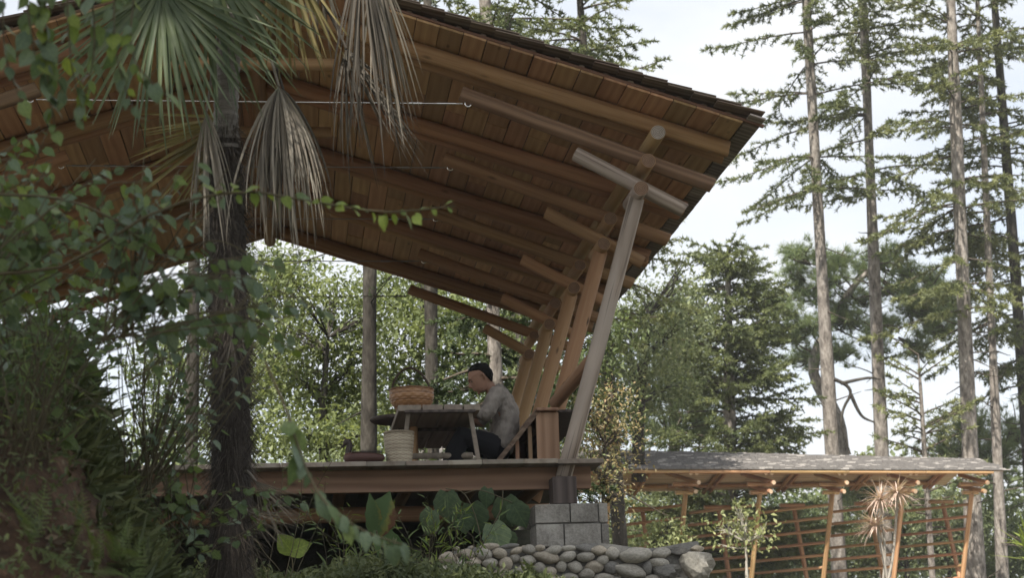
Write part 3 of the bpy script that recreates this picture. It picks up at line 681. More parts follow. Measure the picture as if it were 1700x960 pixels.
for sy in (-1, 1):
    hip = Vector((.45, Y0+sy*.085, .215)); kn = Vector((.105, Y0+sy*.13, .325)); an = Vector((.04-(.02 if sy > 0 else 0), Y0+sy*.12, .07))
    tubeE(tr, [hip, hip.lerp(kn, .5), kn, kn.lerp(an, .4), an], [.115, .105, .085, .085, .078], 14)
to = tr.build('trousers', [M_TROU], man); remesh(to, .012, 2, .5)
# hair cap, slightly proud of the skull, cut along the hairline
hm = MB(); n = 24; V = []; rings = [(.134, 0, 0, 0), (.131, .028, -.05, .036), (.119, .06, -.085, .06), (.097, .071, -.106, .079), (.075, .056, -.116, .083), (.05, .03, -.119, .083), (.02, .008, -.119, .081), (-.015, -.018, -.112, .077), (-.05, -.05, -.09, .066), (-.07, -.065, -.076, .045)]
for z, fr, bk_, hw in rings:
    for k in range(n):
        a = 2*PI*k/n; c, s_ = math.cos(a), math.sin(a); fx = (fr+bk_)/2+c*(fr-bk_)/2; V.append(hp_(fx+random.uniform(-.006, .006), s_*(hw+random.uniform(-.003, .003)), z+random.uniform(-.005, .005)))
hm.add(V, [(i*n+k, i*n+(k+1) % n, (i+1)*n+(k+1) % n, (i+1)*n+k) for i in range(len(rings)-1) for k in range(n)], 0, True); hm.build('hair', [M_HAIR], man)
m = MB()
for sy in (-1, 1):
    V, Fc = lathe([(0, -.008), (.006, -.005), (.008, 0), (.006, .005), (0, .008)], 10); c = hp_(.09, sy*.032, .008); m.add([(v[0]+c[0], v[1]+c[1], v[2]+c[2]) for v in V], Fc, 0, True)
m.build('eyes', [M_EYE], man)
m = MB()
for sy in (-1, 1): tubeE(m, [hp_(.094, sy*.05, .033), hp_(.105, sy*.033, .036), hp_(.107, sy*.015, .032)], [.003, .0045, .003], 6)
m.build('eyebrows', [M_HAIR], man)

# ------------------------------------------------------------------ the second, far pavilion
E2 = np.array([.988, .156]); N2 = np.array([-.156, .988]); A2 = np.array([18.671, 31.744]); Z2 = 3.539
def P2(a, b, z): q = A2+E2*a+N2*b; return Vector((q[0], q[1], z))
def H2(a): return np.interp(a, [-17, -.17], [3.32, 1.63])          # distance eave to ridge
def zr2(a, b):                                                      # roof skin height
    h = H2(a); return Z2+SL*(b if b < h else 2*h-b)
gal = empty('far_pavilion', P2(-8, 0, 0), 'long low shingled pavilion with orange log posts and slanting rails, standing farther back', 'pavilion')
GA0, GA1 = -17.0, 0.0
fl_ = MB(); fl_.add([P2(-19, -5, -.40), P2(3, -5, -.40), P2(3, 6.5, -.40), P2(-19, 6.5, -.40)]+[P2(-19, -5, -1.2), P2(3, -5, -1.2), P2(3, 6.5, -1.2), P2(-19, 6.5, -1.2)], [(0, 1, 2, 3), (0, 4, 5, 1), (1, 5, 6, 2), (2, 6, 7, 3), (3, 7, 4, 0)])  # unseen pale floor, added so sunlight bounces up onto the lining boards
tag(fl_.build('bounce_terrace', [rough_mat('pale_bounce_gravel', [(.3, (.30, .27, .23)), (.7, (.46, .42, .36))], 4, .95, .4, .02, 50)]), 'unseen pale terrace added under the far pavilion to bounce sunlight up', 'terrace', kind='structure')
m = MB()   # thousands of small shingles, courses stepping down to the near eave
SMI = []
for j in range(26):
    a = GA0
    while a < GA1-.02:
        wd = random.choice((.16, .2, .26)); am = a+wd/2; h = H2(am); f0 = j/26; b0 = h*(1-f0); b1 = max(-.02, b0-h/26*2.1)
        z0 = zr2(am, max(b0, 0))+.05; z1 = Z2+SL*b1+.085+random.uniform(0, .02)
        if j == 25: b1 = -.04; z1 = Z2+.06
        e = a+wd-.01; V = [P2(a, b0, z0), P2(e, b0, z0), P2(e, b1, z1), P2(a, b1, z1)]; V += [v-Vector((0, 0, .03)) for v in V]
        m.add(V, [(0, 3, 2, 1), (2, 3, 7, 6), (3, 0, 4, 7), (1, 2, 6, 5)], 0 if random.random() < .86 else 1); a += wd
m.build('roof_shingles', [rough_mat('weathered_shingle', [(.3, (.105, .096, .09)), (.7, (.205, .19, .178))], 8, .7, .3, .01, 50, spec=.5), rough_mat('pale_shingle', [(.3, (.26, .24, .22)), (.7, (.44, .41, .38))], 8, .7, .3, .01, 50, spec=.5)], gal, 'stuff')  # two shingle tones, the paler one picked at random
def slab(name, pts, th, mat):
    m = MB(); lo = [p-Vector((0, 0, th)) for p in pts]; n = len(pts)
    m.add(list(pts)+lo, [tuple(range(n)), tuple(range(2*n-1, n-1, -1))]+[(i, n+i, n+(i+1) % n, (i+1) % n) for i in range(n)]); return m.build(name, [mat], gal)
seg = np.linspace(GA0, GA1, 9)
for a0, a1 in zip(seg[:-1], seg[1:]):     # lining boards, in lengths, following the slope of each side
    for t in range(6):
        for side in (0, 1):
            def q(a, f):
                h = H2(a); b = h*f if side == 0 else 2*h-h*f; return P2(a, b, Z2+SL*h*f+.02-(.0 if t % 2 else .006))
            f0, f1 = t/6+.004, (t+1)/6-.004
            slab('lining_board', [q(a0+.01, f0), q(a1-.01, f0), q(a1-.01, f1), q(a0+.01, f1)], .025, M_CEIL2)
slab('far_shingles', [P2(GA0, H2(GA0), zr2(GA0, H2(GA0))+.05), P2(GA1, H2(GA1), zr2(GA1, H2(GA1))+.05), P2(GA1, 2*H2(GA1), Z2+.05), P2(GA0, 2*H2(GA0), Z2+.05)], .02, M_SHING)
board_pts = lambda a, b, z: P2(a, b, z)
for k in range(7):
    a0, a1 = -16.9+k*2.4, -16.9+(k+1)*2.4-.02
    log(gal, 'eave_log', P2(a0, .02, Z2-.03), P2(min(a1, -.35), .02, Z2-.03), .045, (M_ORANGE, M_OEND))
def purlin_at(f, sub, nm, r):
    for k in range(4):
        a0, a1 = -16.6+k*4, min(-16.6+(k+1)*4-.02, -.15); b = lambda a: (H2(a)*f if not sub else 2*H2(a)-H2(a)*f)
        log(gal, nm, P2(a0, b(a0), Z2+SL*H2(a0)*f-.10), P2(a1, b(a1), Z2+SL*H2(a1)*f-.10), r, (M_ORED, M_OEND))
purlin_at(.30, False, 'purlin', .06); purlin_at(.22, True, 'purlin', .06); purlin_at(.6, True, 'purlin', .05)
GP = [-.62+(-2.225)*k for k in range(8)]
OM = (M_ORED, M_OEND)
for k, a in enumerate(GP):
    h = H2(a); bt, bb = .62, 1.62
    log(gal, 'post', P2(a-.08, bb+.45, -.5), P2(a, bt+.2, 2.98), .068, (M_ORANGE, M_OEND))
    log(gal, 'stub_log', P2(a-.28, bt+.22, 3.03), P2(a+.22, bt+.22, 3.03), .062, (M_ORANGE, M_OEND))
    log(gal, 'short_bracket_log', P2(a+.05, bt-.45, 2.98), P2(a+.05, bt+.95, 3.30), .062, OM)
    log(gal, 'stub_log', P2(a-.40, bt+.12, 3.25), P2(a+.34, bt+.12, 3.25), .062, OM)
    log(gal, 'long_bracket_log', P2(a+.12, bt-.52, 3.22), P2(a+.12, h*.95, 3.58+SL*(h*.9-1.2)*.5), .062, OM)
    for dy in (-.12, .06):
        log(gal, 'rafter', P2(a+dy, .05, Z2-.07), P2(a+dy, h, Z2+SL*h-.07), .06, OM)
        log(gal, 'rafter', P2(a+dy, 2*h-.05, Z2-.09), P2(a+dy, h, Z2+SL*h-.09), .06, OM)
    bf = 2*h-bt-.25
    log(gal, 'post', P2(a-.1, 2*h-bb-.3, -.5), P2(a, bf, 2.85), .066, OM)
    log(gal, 'stub_log', P2(a-.45, bf, 2.93), P2(a+.35, bf, 2.93), .06, OM)
    # slanting rails from the near post back to the outer posts
    for i in range(8):
        z = 2.70-i*.345; f = (2.98-z)/2.63; b0 = bt+.2+(bb-bt-.08)*f
        log(gal, 'rail', P2(a-.06*f+.02, b0, z), P2(a-.06*f-1.17, b0+2.3, z), .043, (M_ORED, M_OEND), n=8)

# ------------------------------------------------------------------ foliage builders (numpy)
def unit(v): return v/np.maximum(np.linalg.norm(v, axis=-1, keepdims=True), 1e-9)
def rnd_unit(n): return unit(RNG.normal(size=(n, 3)))
def blades(P, D, Ln, W, up=None, bend=0.0):
    """rhombic leaves: base, two shoulders, tip (two triangles each)"""
    n = len(P); D = unit(D); up = rnd_unit(n) if up is None else up
    S = unit(np.cross(D, up)); N = np.cross(S, D); Ln = np.broadcast_to(Ln, n)[:, None]; W = np.broadcast_to(W, n)[:, None]
    a = P; b = P+D*Ln*.42-S*W*.5+N*W*.16; c = P+D*Ln-N*bend*Ln; d = P+D*Ln*.42+S*W*.5+N*W*.16
    V = np.stack([a, b, c, d], 1).reshape(-1, 3); i = np.arange(n)[:, None]*4
    T = np.concatenate([i+np.array([[0, 1, 2]]), i+np.array([[0, 2, 3]])], 1).reshape(-1, 3)
    return V, T
def needles(P, D, Ln, W):
    n = len(P); D = unit(D); S = unit(np.cross(D, rnd_unit(n))); Ln = np.broadcast_to(Ln, n)[:, None]; W = np.broadcast_to(W, n)[:, None]
    V = np.stack([P-S*W*.5, P+S*W*.5, P+D*Ln], 1).reshape(-1, 3); return V, np.arange(n*3).reshape(-1, 3)
def foliage(name, parts, mat, parent, vark, kind=None):
    V = []; T = []; A = []; b = 0
    for (v, t), var in parts:
        k = len(v)//len(var); V.append(v); T.append(t+b); A.append(np.repeat(var, k)); b += len(v)
    V = np.concatenate(V)-np.array(parent.location); return link(name, tri_mesh(name, V, np.concatenate(T), mat, np.concatenate(A)), parent, kind=kind)
def trunk(parent, pts, rad, mat, name='trunk', n=10, knob=.06):
    m = MB(); k = len(pts); P = spline(pts, max(8, k*4)); q = np.linspace(0, 1, len(P)); r = np.interp(q, np.linspace(0, 1, len(rad)), rad)*(1+RNG.normal(0, knob, len(P)))
    m.tube(P, list(r), n); return m.build(name, [mat], parent)
def branch_curves(base, top, ts, az, ln, rise, droop, npt=7):
    """arrays of branch polylines growing from a straight stem"""
    base = np.array(base); top = np.array(top); out = []
    for t, a, l, r, d in zip(ts, az, ln, rise, droop):
        p = base+(top-base)*t; h = np.array([math.sin(a), math.cos(a), 0.]); s = np.linspace(0, 1, npt)[:, None]
        out.append(p+h*l*s+np.array([0, 0, 1.])*(r*l*s-d*l*s**2+.45*d*l*s**4))
    return out
def twigs_on(branches, step, tl, start=.15, droop=.25, fan=.8):
    """side shoots along branches -> start, direction, length arrays"""
    S, D, Ls = [], [], []
    for B in branches:
        seg = np.diff(B, axis=0); L_ = np.linalg.norm(seg, axis=1).sum(); n = max(3, int(L_*(1-start)/step)); s = start+(1-start)*np.linspace(0, 1, n)**.9
        f = s*(len(B)-1); i = np.minimum(f.astype(int), len(B)-2); q = B[i]+(B[i+1]-B[i])*(f-i)[:, None]
        t = unit(B[i+1]-B[i]); side = unit(np.cross(t, [0, 0, 1.])); sg = np.where(np.arange(n) % 2 == 0, 1, -1)[:, None]
        d = t*.75+side*sg*fan+RNG.normal(0, .22, (n, 3)); d[:, 2] -= droop
        S.append(q); D.append(unit(d)); Ls.append(tl*np.minimum(1, .45+(1-s)*1.1)*RNG.uniform(.6, 1.2, n)*min(1, L_/1.2))
        S.append(B[-1:]); D.append(unit(t[-1:])); Ls.append(np.array([tl*.6]))
    return np.concatenate(S), np.concatenate(D), np.concatenate(Ls)
def needle_twigs(S, D, Ln, per, nl, nw, curl=.15):
    n = len(S); t = RNG.uniform(0.0, 1, (n, per)); P = S[:, None]+D[:, None]*(Ln[:, None]*t)[..., None]; P[..., 2] -= curl*Ln[:, None]*t**2
    dd = D[:, None]*.75+rnd_unit(n*per).reshape(n, per, 3)*.95; dd[..., 2] += .12
    v = needles(P.reshape(-1, 3), dd.reshape(-1, 3), nl*RNG.uniform(.7, 1.2, n*per), nw)
    tv = np.clip(RNG.normal(.45, .22, n)[:, None]+.25*(t-.5), 0, 1).ravel(); return v, tv
def wood_strips(branches, r0, mat, name, parent):
    m = MB()
    for B in branches: m.tube(B, list(np.linspace(r0, r0*.3, len(B))), 4, caps=False)
    return m.build(name, [mat], parent, 'stuff')
def conifer(label, pts, r, crown, n, L0, mat, cat='tree', group=None, tl=.55, per=34, nl=.17, nw=.05, bark=None, taperL=1.0, rise=.05, droop=.35, step=.13, name='fir_tree', top_thin=.35, az_bias=None, clump=False):
    """pts = trunk line in metres, crown = (t0, t1) share of the trunk that carries branches"""
    root = empty(name, pts[0], label, cat, group); trunk(root, pts, r, bark or M_BARK)
    ts = np.sort(RNG.uniform(0, 1, n)); 
    if clump: ts = np.round(ts*n/4.5)/(n/4.5)+RNG.normal(0, .004, n)
    ts = np.clip(ts, 0, 1); T_ = crown[0]+(crown[1]-crown[0])*ts; az = RNG.uniform(0, 2*PI, n)
    if az_bias is not None: az = np.where(RNG.random(n) < .5, az_bias+RNG.normal(0, .7, n), az)
    prof = (1-ts)**taperL*(1-top_thin)+top_thin; prof *= np.where(ts < .12, .75, 1)
    ns_ = 22 if L0 > 2.4 else 6; SB_ = branch_curves(pts[0], pts[-1], RNG.uniform(.05, max(crown[0], .06), ns_), RNG.uniform(0, 2*PI, ns_), RNG.uniform(.35, 1.3, ns_), RNG.normal(.1, .3, ns_), RNG.normal(.25, .2, ns_)); wood_strips(SB_, .03, M_TWIG, 'dead_twigs', root)
    B = branch_curves(pts[0], pts[-1], T_, az, L0*prof*RNG.uniform(.65, 1.15, n), RNG.normal(rise+.35*ts, .12, n), RNG.normal(droop, .08, n))
    wood_strips(B, .035, M_TWIG, 'branches', root)
    S, D, Ls = twigs_on(B, step, tl); foliage('crown', [needle_twigs(S, D, Ls, per, nl, nw)], mat, root, None); return root
def line_px(p0, p1, D, ext_bot=0.0, ext_top=0.0):
    a, b = at(p0[0], p0[1], D), at(p1[0], p1[1], D)
    d = (b-a)/(b[2]-a[2]); q = a-d*ext_bot; ext_bot = a[2]-float(ground_h(q[0], q[1]))+.3; return [a-d*ext_bot, (a+b)/2, b+d*ext_top]

# ------------------------------------------------------------------ tall firs on the right
g_f = 'tall bare trunked firs behind the far pavilion'
conifer('tall fir with long bare trunk, nearest the roof corner, left of its row', line_px((1382, 757), (1340, 30), 58, 5, 7), [.30, .25, .19, .16, .05], (.55, 1), 54, 4.6, LF_FIR, group=g_f, droop=.30, rise=.0, step=.17, clump=True)
conifer('tall fir with a bare trunk, second from the left in the row', line_px((1464, 757), (1434, 30), 60, 5, 7), [.30, .25, .19, .15, .05], (.51, 1), 66, 3.8, LF_FIRL, group=g_f, droop=.34, rise=0., step=.17, clump=True)
conifer('thick tall fir with green crown, its trunk rising past the right roof tip', line_px((1611, 760), (1580, 40), 56, 5, 7), [.36, .28, .21, .17, .05], (.40, 1), 86, 4.4, LF_FIRL, group=g_f, droop=.36, rise=0., step=.17, clump=True)
conifer('slim pale fir trunk right of the thick fir', line_px((1657, 790), (1634, 260), 57, 5, 10), [.24, .18, .13, .10, .04], (.40, 1), 70, 3.2, LF_FIRL, group=g_f, droop=.36, rise=0., step=.17)
conifer('dark fir at the right edge of the picture with full crown', line_px((1712, 800), (1676, 330), 60, 5, 12), [.32, .27, .2, .15, .05], (.32, 1), 84, 4.6, LF_FIR, group=g_f, droop=.40, rise=0., step=.17, bark=M_BARKD)
conifer('thin young fir with a sparse crown in front of the sky gap', line_px((1536, 770), (1526, 610), 54, 5, .4), [.10, .085, .05, .02], (.45, 1), 34, 2.3, LF_FIRL, droop=.15, rise=.22, step=.2, per=22, tl=.5, name='young_fir')
conifer('broad dark green spruce with a dense pointed crown behind the far roof', line_px((1212, 770), (1208, 412), 53, 5, 0), [.26, .2, .12, .03], (.16, 1), 250, 3.4, LF_SPR, name='spruce_tree', per=36, tl=.75, nl=.14, nw=.05, step=.13, taperL=.75, top_thin=.22, droop=.22, rise=.1)
conifer('tall fir whose crown shows above the pavilion roof', line_px((830, 300), (800, -60), 38, 8, 6), [.26, .2, .16, .1, .04], (.45, 1), 95, 4.2, LF_FIR, per=44, step=.14, nl=.12, nw=.036, droop=.32, rise=.0, clump=True)
conifer('second fir showing above the roof, right of the tall one', line_px((985, 300), (965, 30), 42, 8, 2.2), [.2, .16, .1, .03], (.42, 1), 60, 3.0, LF_FIRL, per=44, step=.14, nl=.12, nw=.036, droop=.30, rise=.05, bark=M_BARKD)
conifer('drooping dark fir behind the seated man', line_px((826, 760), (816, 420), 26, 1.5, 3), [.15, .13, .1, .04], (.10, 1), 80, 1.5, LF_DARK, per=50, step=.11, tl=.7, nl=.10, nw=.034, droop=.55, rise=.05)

# ------------------------------------------------------------------ pines with long needle tufts
def pine(label, pts, r, blobs, ntuft, per=24, nl=.38, nw=.022, mat=LF_PINE, group=None, bark=None):
    """blobs = (centre, radii) foliage pads carried by limbs"""
    root = empty('pine_tree', pts[0], label, 'tree', group); trunk(root, pts, r, bark or M_BARK); P = []; limbs = []
    tp = np.array(spline(pts, 30))
    for c, rad in blobs:
        c = np.array(c); rad = np.array(rad); k = max(12, int(ntuft*rad.prod()**.66)); q = RNG.normal(0, .62, (k, 3))*rad+c; P.append(q)
        i = np.argmin(np.linalg.norm(tp-(c-np.array([0, 0, rad[2]*.6])), axis=1)); limbs.append(np.array(spline([tp[i], (tp[i]*.45+c*.55)+np.array([0, 0, -.3*rad[2]]), c], 7)))
        for e in q[::6]: limbs.append(np.array(spline([c*.75+tp[i]*.25, (c+e)/2-np.array([0, 0, .15]), e], 5)))
    wood_strips(limbs, .045, M_TWIG, 'limbs', root)
    P = np.concatenate(P); n = len(P); ax = unit(rnd_unit(n)*.8+np.array([0, 0, .75])); dd = ax[:, None]*.75+rnd_unit(n*per).reshape(n, per, 3)*.8
    v = needles(np.repeat(P, per, 0), dd.reshape(-1, 3), nl*RNG.uniform(.7, 1.15, n*per), nw); var = np.repeat(np.clip(RNG.normal(.5, .24, n), 0, 1), per)
    foliage('crown', [(v, var)], mat, root, None); return root
def blob_px(lst, D, jz=1.2):
    return [(at(x, y, D+RNG.uniform(-jz, jz)), (rx*D/F, rx*D/F*.9, ry*D/F)) for x, y, rx, ry in lst]
pine('spreading long needled pine between the bare fir trunks', [at(1400, 800, 66), at(1392, 700, 66), at(1350, 610, 66), at(1400, 500, 66), at(1450, 440, 66)], [.3, .26, .22, .16, .06],
     blob_px([(x_+random.uniform(-14, 14), y_+random.uniform(-12, 12), random.uniform(16, 34), random.uniform(12, 24)) for x_, y_ in [(1330, 480), (1310, 520), (1300, 555), (1390, 465), (1350, 500), (1400, 530), (1450, 490), (1440, 440), (1500, 445), (1510, 515), (1545, 465), (1330, 428), (1318, 445), (1450, 555), (1400, 590), (1555, 555), (1470, 425), (1350, 555), (1420, 500), (1480, 535), (1530, 500), (1375, 440), (1520, 570), (1345, 590), (1290, 500), (1570, 500), (1470, 580), (1425, 545), (1490, 480), (1540, 530)]], 66, 2.0), 330)
pine('low pine bush at the right behind the thick fir', [at(1620, 860, 62), at(1615, 770, 62), at(1610, 720, 62)], [.16, .12, .05], blob_px([(1580, 745, 40, 35), (1620, 720, 40, 30), (1655, 760, 45, 45), (1690, 720, 40, 40), (1600, 700, 25, 20)], 62), 240)
pine('pine with soft pale tufts beside the spruce', [at(1120, 800, 57), at(1118, 650, 57), at(1110, 520, 57)], [.2, .16, .05], blob_px([(1115, 540, 45, 45), (1150, 590, 50, 45), (1105, 610, 50, 45), (1140, 660, 55, 45), (1110, 710, 55, 40), (1170, 700, 45, 40)], 57), 150)
# dead crooked limb in front of the sky
m = empty('dead_branch', at(1395, 640, 57.4), 'black crooked dead branch hanging beside the bare fir trunks', 'branch')
for pp in ([(1385, 630), (1405, 640), (1412, 655), (1400, 680), (1398, 710), (1412, 755)], [(1412, 655), (1430, 690), (1452, 702)], [(1396, 637), (1440, 628), (1462, 630)]):
    b_ = MB(); b_.tube(spline([at(x, y, 57.4) for x, y in pp], 16), list(np.linspace(.07, .03, 16)), 6); b_.build('limb', [M_BARKD], m)

# ------------------------------------------------------------------ broadleaf trees and shrubs (crowns of separate leaves)
def leafy(name, label, pts, r, blobs, nleaf, size, mat, cat='tree', group=None, hang=.3, asp=.5, bark=None, leafnm='crown', clump=26, cr=.28, kind=None):
    root = empty(name, pts[0], label, cat, group); trunk(root, pts, r, bark or M_BARKD); limbs = []; Pc = []
    tp = np.array(spline(pts, 24)); vol = np.array([np.prod(b[1])**.75 for b in blobs]); vol = vol/vol.sum()
    for (c, rad), f in zip(blobs, vol):
        c = np.array(c); rad = np.array(rad); k = max(3, int(nleaf*f/clump)); q = rnd_unit(k)*RNG.uniform(.2, 1, (k, 1))**.5*rad+c; Pc.append(q)
        i = np.argmin(np.linalg.norm(tp-(c-np.array([0, 0, rad[2]*.8])), axis=1))
        for e in q[::max(1, k//9)]: limbs.append(np.array(spline([tp[i], (tp[i]+c)/2+RNG.normal(0, .05, 3), (c+e)/2, e], 6)))
    wood_strips(limbs, max(.012, r[0]*.14), bark or M_BARKD, 'limbs', root)
    Pc = np.concatenate(Pc); n = len(Pc); q = (Pc[:, None]+RNG.normal(0, 1, (n, clump, 3))*np.array([cr, cr, cr*.75])).reshape(-1, 3)
    d = rnd_unit(n*clump); d[:, 2] -= hang; var = np.clip(np.repeat(RNG.normal(.45, .22, n), clump)+RNG.normal(0, .09, n*clump), 0, 1)
    up = unit(rnd_unit(n*clump)*.6+np.array([0, -.25, 1.0])); sz = size*RNG.uniform(.6, 1.25, n*clump)
    foliage(leafnm, [(blades(q, d, sz, sz*asp, up, .1), var)], mat, root, None, kind); return root
g_b = 'light leaved trees seen beyond the deck'
leafy('broadleaf_tree', 'pale silvery leaved tree right behind the roof eave', [at(1060, 800, 46), at(1062, 680, 46), at(1080, 520, 46)], [.2, .15, .05], blob_px([(1075, 500, 40, 40), (1120, 490, 40, 35), (1050, 550, 50, 40), (1110, 560, 50, 50), (1050, 620, 50, 45), (1100, 640, 60, 50), (1040, 690, 50, 45), (1030, 580, 40, 50), (1000, 650, 45, 60), (1130, 450, 25, 22), (1150, 520, 30, 30)], 46), 9000, .16, LF_SILV, group=g_b, hang=.2)
leafy('broadleaf_tree', 'yellow green leaved tree glowing behind the plank table', [at(690, 790, 34), at(688, 700, 34), at(700, 560, 34)], [.1, .08, .04], blob_px([(660, 560, 60, 50), (760, 540, 70, 60), (700, 500, 70, 50), (670, 640, 60, 60), (740, 640, 60, 60), (640, 700, 60, 50), (720, 710, 70, 40), (800, 590, 50, 60), (830, 520, 60, 40), (640, 480, 50, 40), (700, 440, 60, 40)], 34, 1.5), 12500, .14, LF_YEL, group=g_b)
leafy('broadleaf_tree', 'yellow green leaved tree behind the left end of the deck', [at(540, 790, 30), at(536, 690, 30), at(545, 560, 30)], [.1, .08, .03], blob_px([(540, 560, 60, 50), (590, 600, 45, 70), (500, 620, 60, 60), (560, 680, 60, 55), (500, 720, 60, 40), (590, 730, 50, 30), (560, 490, 50, 35), (470, 540, 40, 40), (480, 470, 50, 40), (620, 520, 40, 50), (440, 600, 40, 60)], 30, 1.2), 10500, .125, LF_YEL, group=g_b)
leafy('broadleaf_tree', 'green leaved tree behind the posts and the seated man', [at(900, 790, 37), at(900, 690, 37), at(890, 600, 37)], [.12, .1, .04], blob_px([(880, 650, 50, 60), (930, 690, 50, 50), (850, 610, 40, 50), (960, 630, 60, 60), (990, 560, 50, 60), (820, 700, 60, 50), (900, 740, 60, 40), (1000, 700, 50, 50)], 37), 8000, .15, LF_BRD, group=g_b)
leafy('broadleaf_tree', 'dark leaved tree showing low behind the palm trunk', [at(400, 800, 36), at(402, 690, 36), at(420, 560, 36)], [.12, .1, .04], blob_px([(420, 520, 60, 50), (360, 620, 60, 50), (450, 640, 50, 60), (400, 720, 70, 50), (300, 700, 70, 60), (330, 540, 50, 40), (260, 600, 60, 60), (470, 450, 60, 40), (350, 470, 60, 40)], 36), 8500, .16, LF_BRD, group=g_b)
leafy('fruiting_shrub', 'airy shrub with russet orange leaves beside the deck corner', [at(1000, 900, 27), at(1002, 800, 27), at(1005, 700, 27)], [.035, .03, .012], blob_px([(985, 700, 30, 40), (1010, 680, 35, 35), (1000, 740, 40, 40), (1030, 720, 32, 30), (1005, 790, 32, 30), (975, 760, 25, 40), (1015, 650, 22, 22), (1040, 800, 15, 12), (1020, 825, 25, 20), (972, 830, 24, 20), (1000, 850, 24, 20), (1045, 770, 18, 25)], 27, .6), 2000, .075, LF_RED, 'shrub', hang=.2, cr=.19, clump=8, bark=M_TWIG)
# trunks standing behind the deck
def bare_trunk(label, p0, p1, D, r0, r1, eb=1.5, et=6, bark=M_BARKD, nb=7):
    pts = line_px(p0, p1, D, eb, et); root = empty('fir_tree', pts[0], label, 'tree', 'grey trunks behind the deck'); trunk(root, pts, [r0, (r0+r1)/2, r1, r1*.6], bark)
    n = nb; ts = RNG.uniform(.2, .98, n); B = branch_curves(pts[0], pts[-1], ts, RNG.uniform(0, 2*PI, n), RNG.uniform(.8, 2.2, n), RNG.normal(.1, .2, n), RNG.normal(.3, .2, n))
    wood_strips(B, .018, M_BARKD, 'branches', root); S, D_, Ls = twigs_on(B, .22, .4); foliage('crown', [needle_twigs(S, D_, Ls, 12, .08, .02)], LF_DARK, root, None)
bare_trunk('grey lichened trunk left of the handled basket', (612, 750), (614, 450), 27, .125, .115)
bare_trunk('grey trunk right behind the handled basket', (718, 750), (715, 480), 29, .125, .115)
bare_trunk('faint grey trunk behind the seated man and leaning posts', (872, 750), (862, 500), 36, .12, .10)
bare_trunk('dim trunk behind the vines left of the palm', (318, 760), (322, 440), 33, .14, .12)
# bushes beyond the far pavilion and beyond the deck: one dark row
gb = 'dark bushes behind the far pavilion rails'
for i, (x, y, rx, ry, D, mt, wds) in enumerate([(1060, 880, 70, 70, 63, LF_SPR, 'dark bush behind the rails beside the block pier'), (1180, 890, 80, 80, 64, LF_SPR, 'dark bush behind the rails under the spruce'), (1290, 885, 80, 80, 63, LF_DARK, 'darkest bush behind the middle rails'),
        (1400, 900, 70, 75, 65, LF_SPR, 'dark bush behind the rails left of the pink plant'), (1500, 880, 70, 75, 66, LF_BRD, 'green bush behind the pink strap leaved plant'), (1570, 880, 45, 70, 60, LF_SILV, 'light green bush behind the last rails'), (1665, 890, 70, 95, 64, LF_BRD, 'green bush at the right edge under the trunks'), (1450, 810, 60, 30, 69, LF_BRD, 'low green bush seen just under the far eave'), (1130, 800, 90, 40, 66, LF_SPR, 'dark bush seen just under the far eave')]):
    c = at(x, y, D); leafy('bush', wds, [c-np.array([0, 0, 3]), c-np.array([0, 0, 1]), c], [.1, .08, .03], blob_px([(x, y, rx, ry), (x-rx*.5, y+ry*.4, rx*.6, ry*.6), (x+rx*.5, y+ry*.3, rx*.6, ry*.6)], D), 6500, .17, mt, 'bush', gb, clump=30, cr=.3)
# wood farther off, one mass
n = 120000; ux = RNG.uniform(-75, 75, n); uy = RNG.uniform(84, 112, n); top = 9.0+1.6*np.sin(ux*.21)+1.2*np.sin(ux*.57+1)+np.where(ux < 8, 5.0, 0); P = np.stack([ux, uy, -1.5+RNG.uniform(0, 1, n)**.85*(top+1.5)+.5], 1)
me_ = tri_mesh('far_wood', *blades(P, rnd_unit(n), .45*RNG.uniform(.6, 1.3, n), .3), LF_BRD, np.repeat(np.clip(RNG.normal(.55, .25, n), 0, 1), 4)); tag(link('far_wood', me_), 'distant wood closing the view behind everything', 'wood', kind='stuff')

# ------------------------------------------------------------------ plants in front of the far pavilion
leafy('small_tree', 'small light leaved tree on thin pale stems before the far pavilion', [at(1242, 1040, 41), at(1240, 960, 41), at(1238, 900, 41)], [.05, .04, .02], blob_px([(1235, 870, 32, 22), (1205, 880, 20, 18), (1265, 885, 18, 22), (1225, 850, 18, 14), (1200, 905, 10, 10), (1245, 895, 25, 15)], 41, .4), 430, .15, LF_LITE, hang=.1, cr=.22, clump=6, bark=plain('pale_stem', (.42, .39, .33), .8))
leafy('shrub', 'bright leaved shrub just above the cobble wall end', [at(1098, 960, 38), at(1098, 920, 38), at(1100, 890, 38)], [.04, .03, .02], blob_px([(1100, 885, 22, 18), (1085, 900, 20, 10), (1125, 895, 18, 14), (1105, 905, 28, 10), (1110, 870, 14, 8)], 38, .3), 800, .13, LF_LITE, 'shrub', cr=.14, clump=10)
STRAP = None
def strap_mesh(nm, w, bend, n=6, taper=1.6, fold=.25, mat=None, notch=0):
    """a strap or lance shaped leaf along local Y, creased down the middle"""
    V = []; Fc = []
    for i in range(n+1):
        t = i/n; hw = w*(1-t**taper)*min(1, .25+t*4); z = -bend*t*t
        V += [(-hw, t, z+fold*hw), (0, t, z), (hw, t, z+fold*hw)]
    for i in range(n): a = i*3; Fc += [(a, a+1, a+4, a+3), (a+1, a+2, a+5, a+4)]
    return mesh(nm, V, Fc, mat, smooth=True)
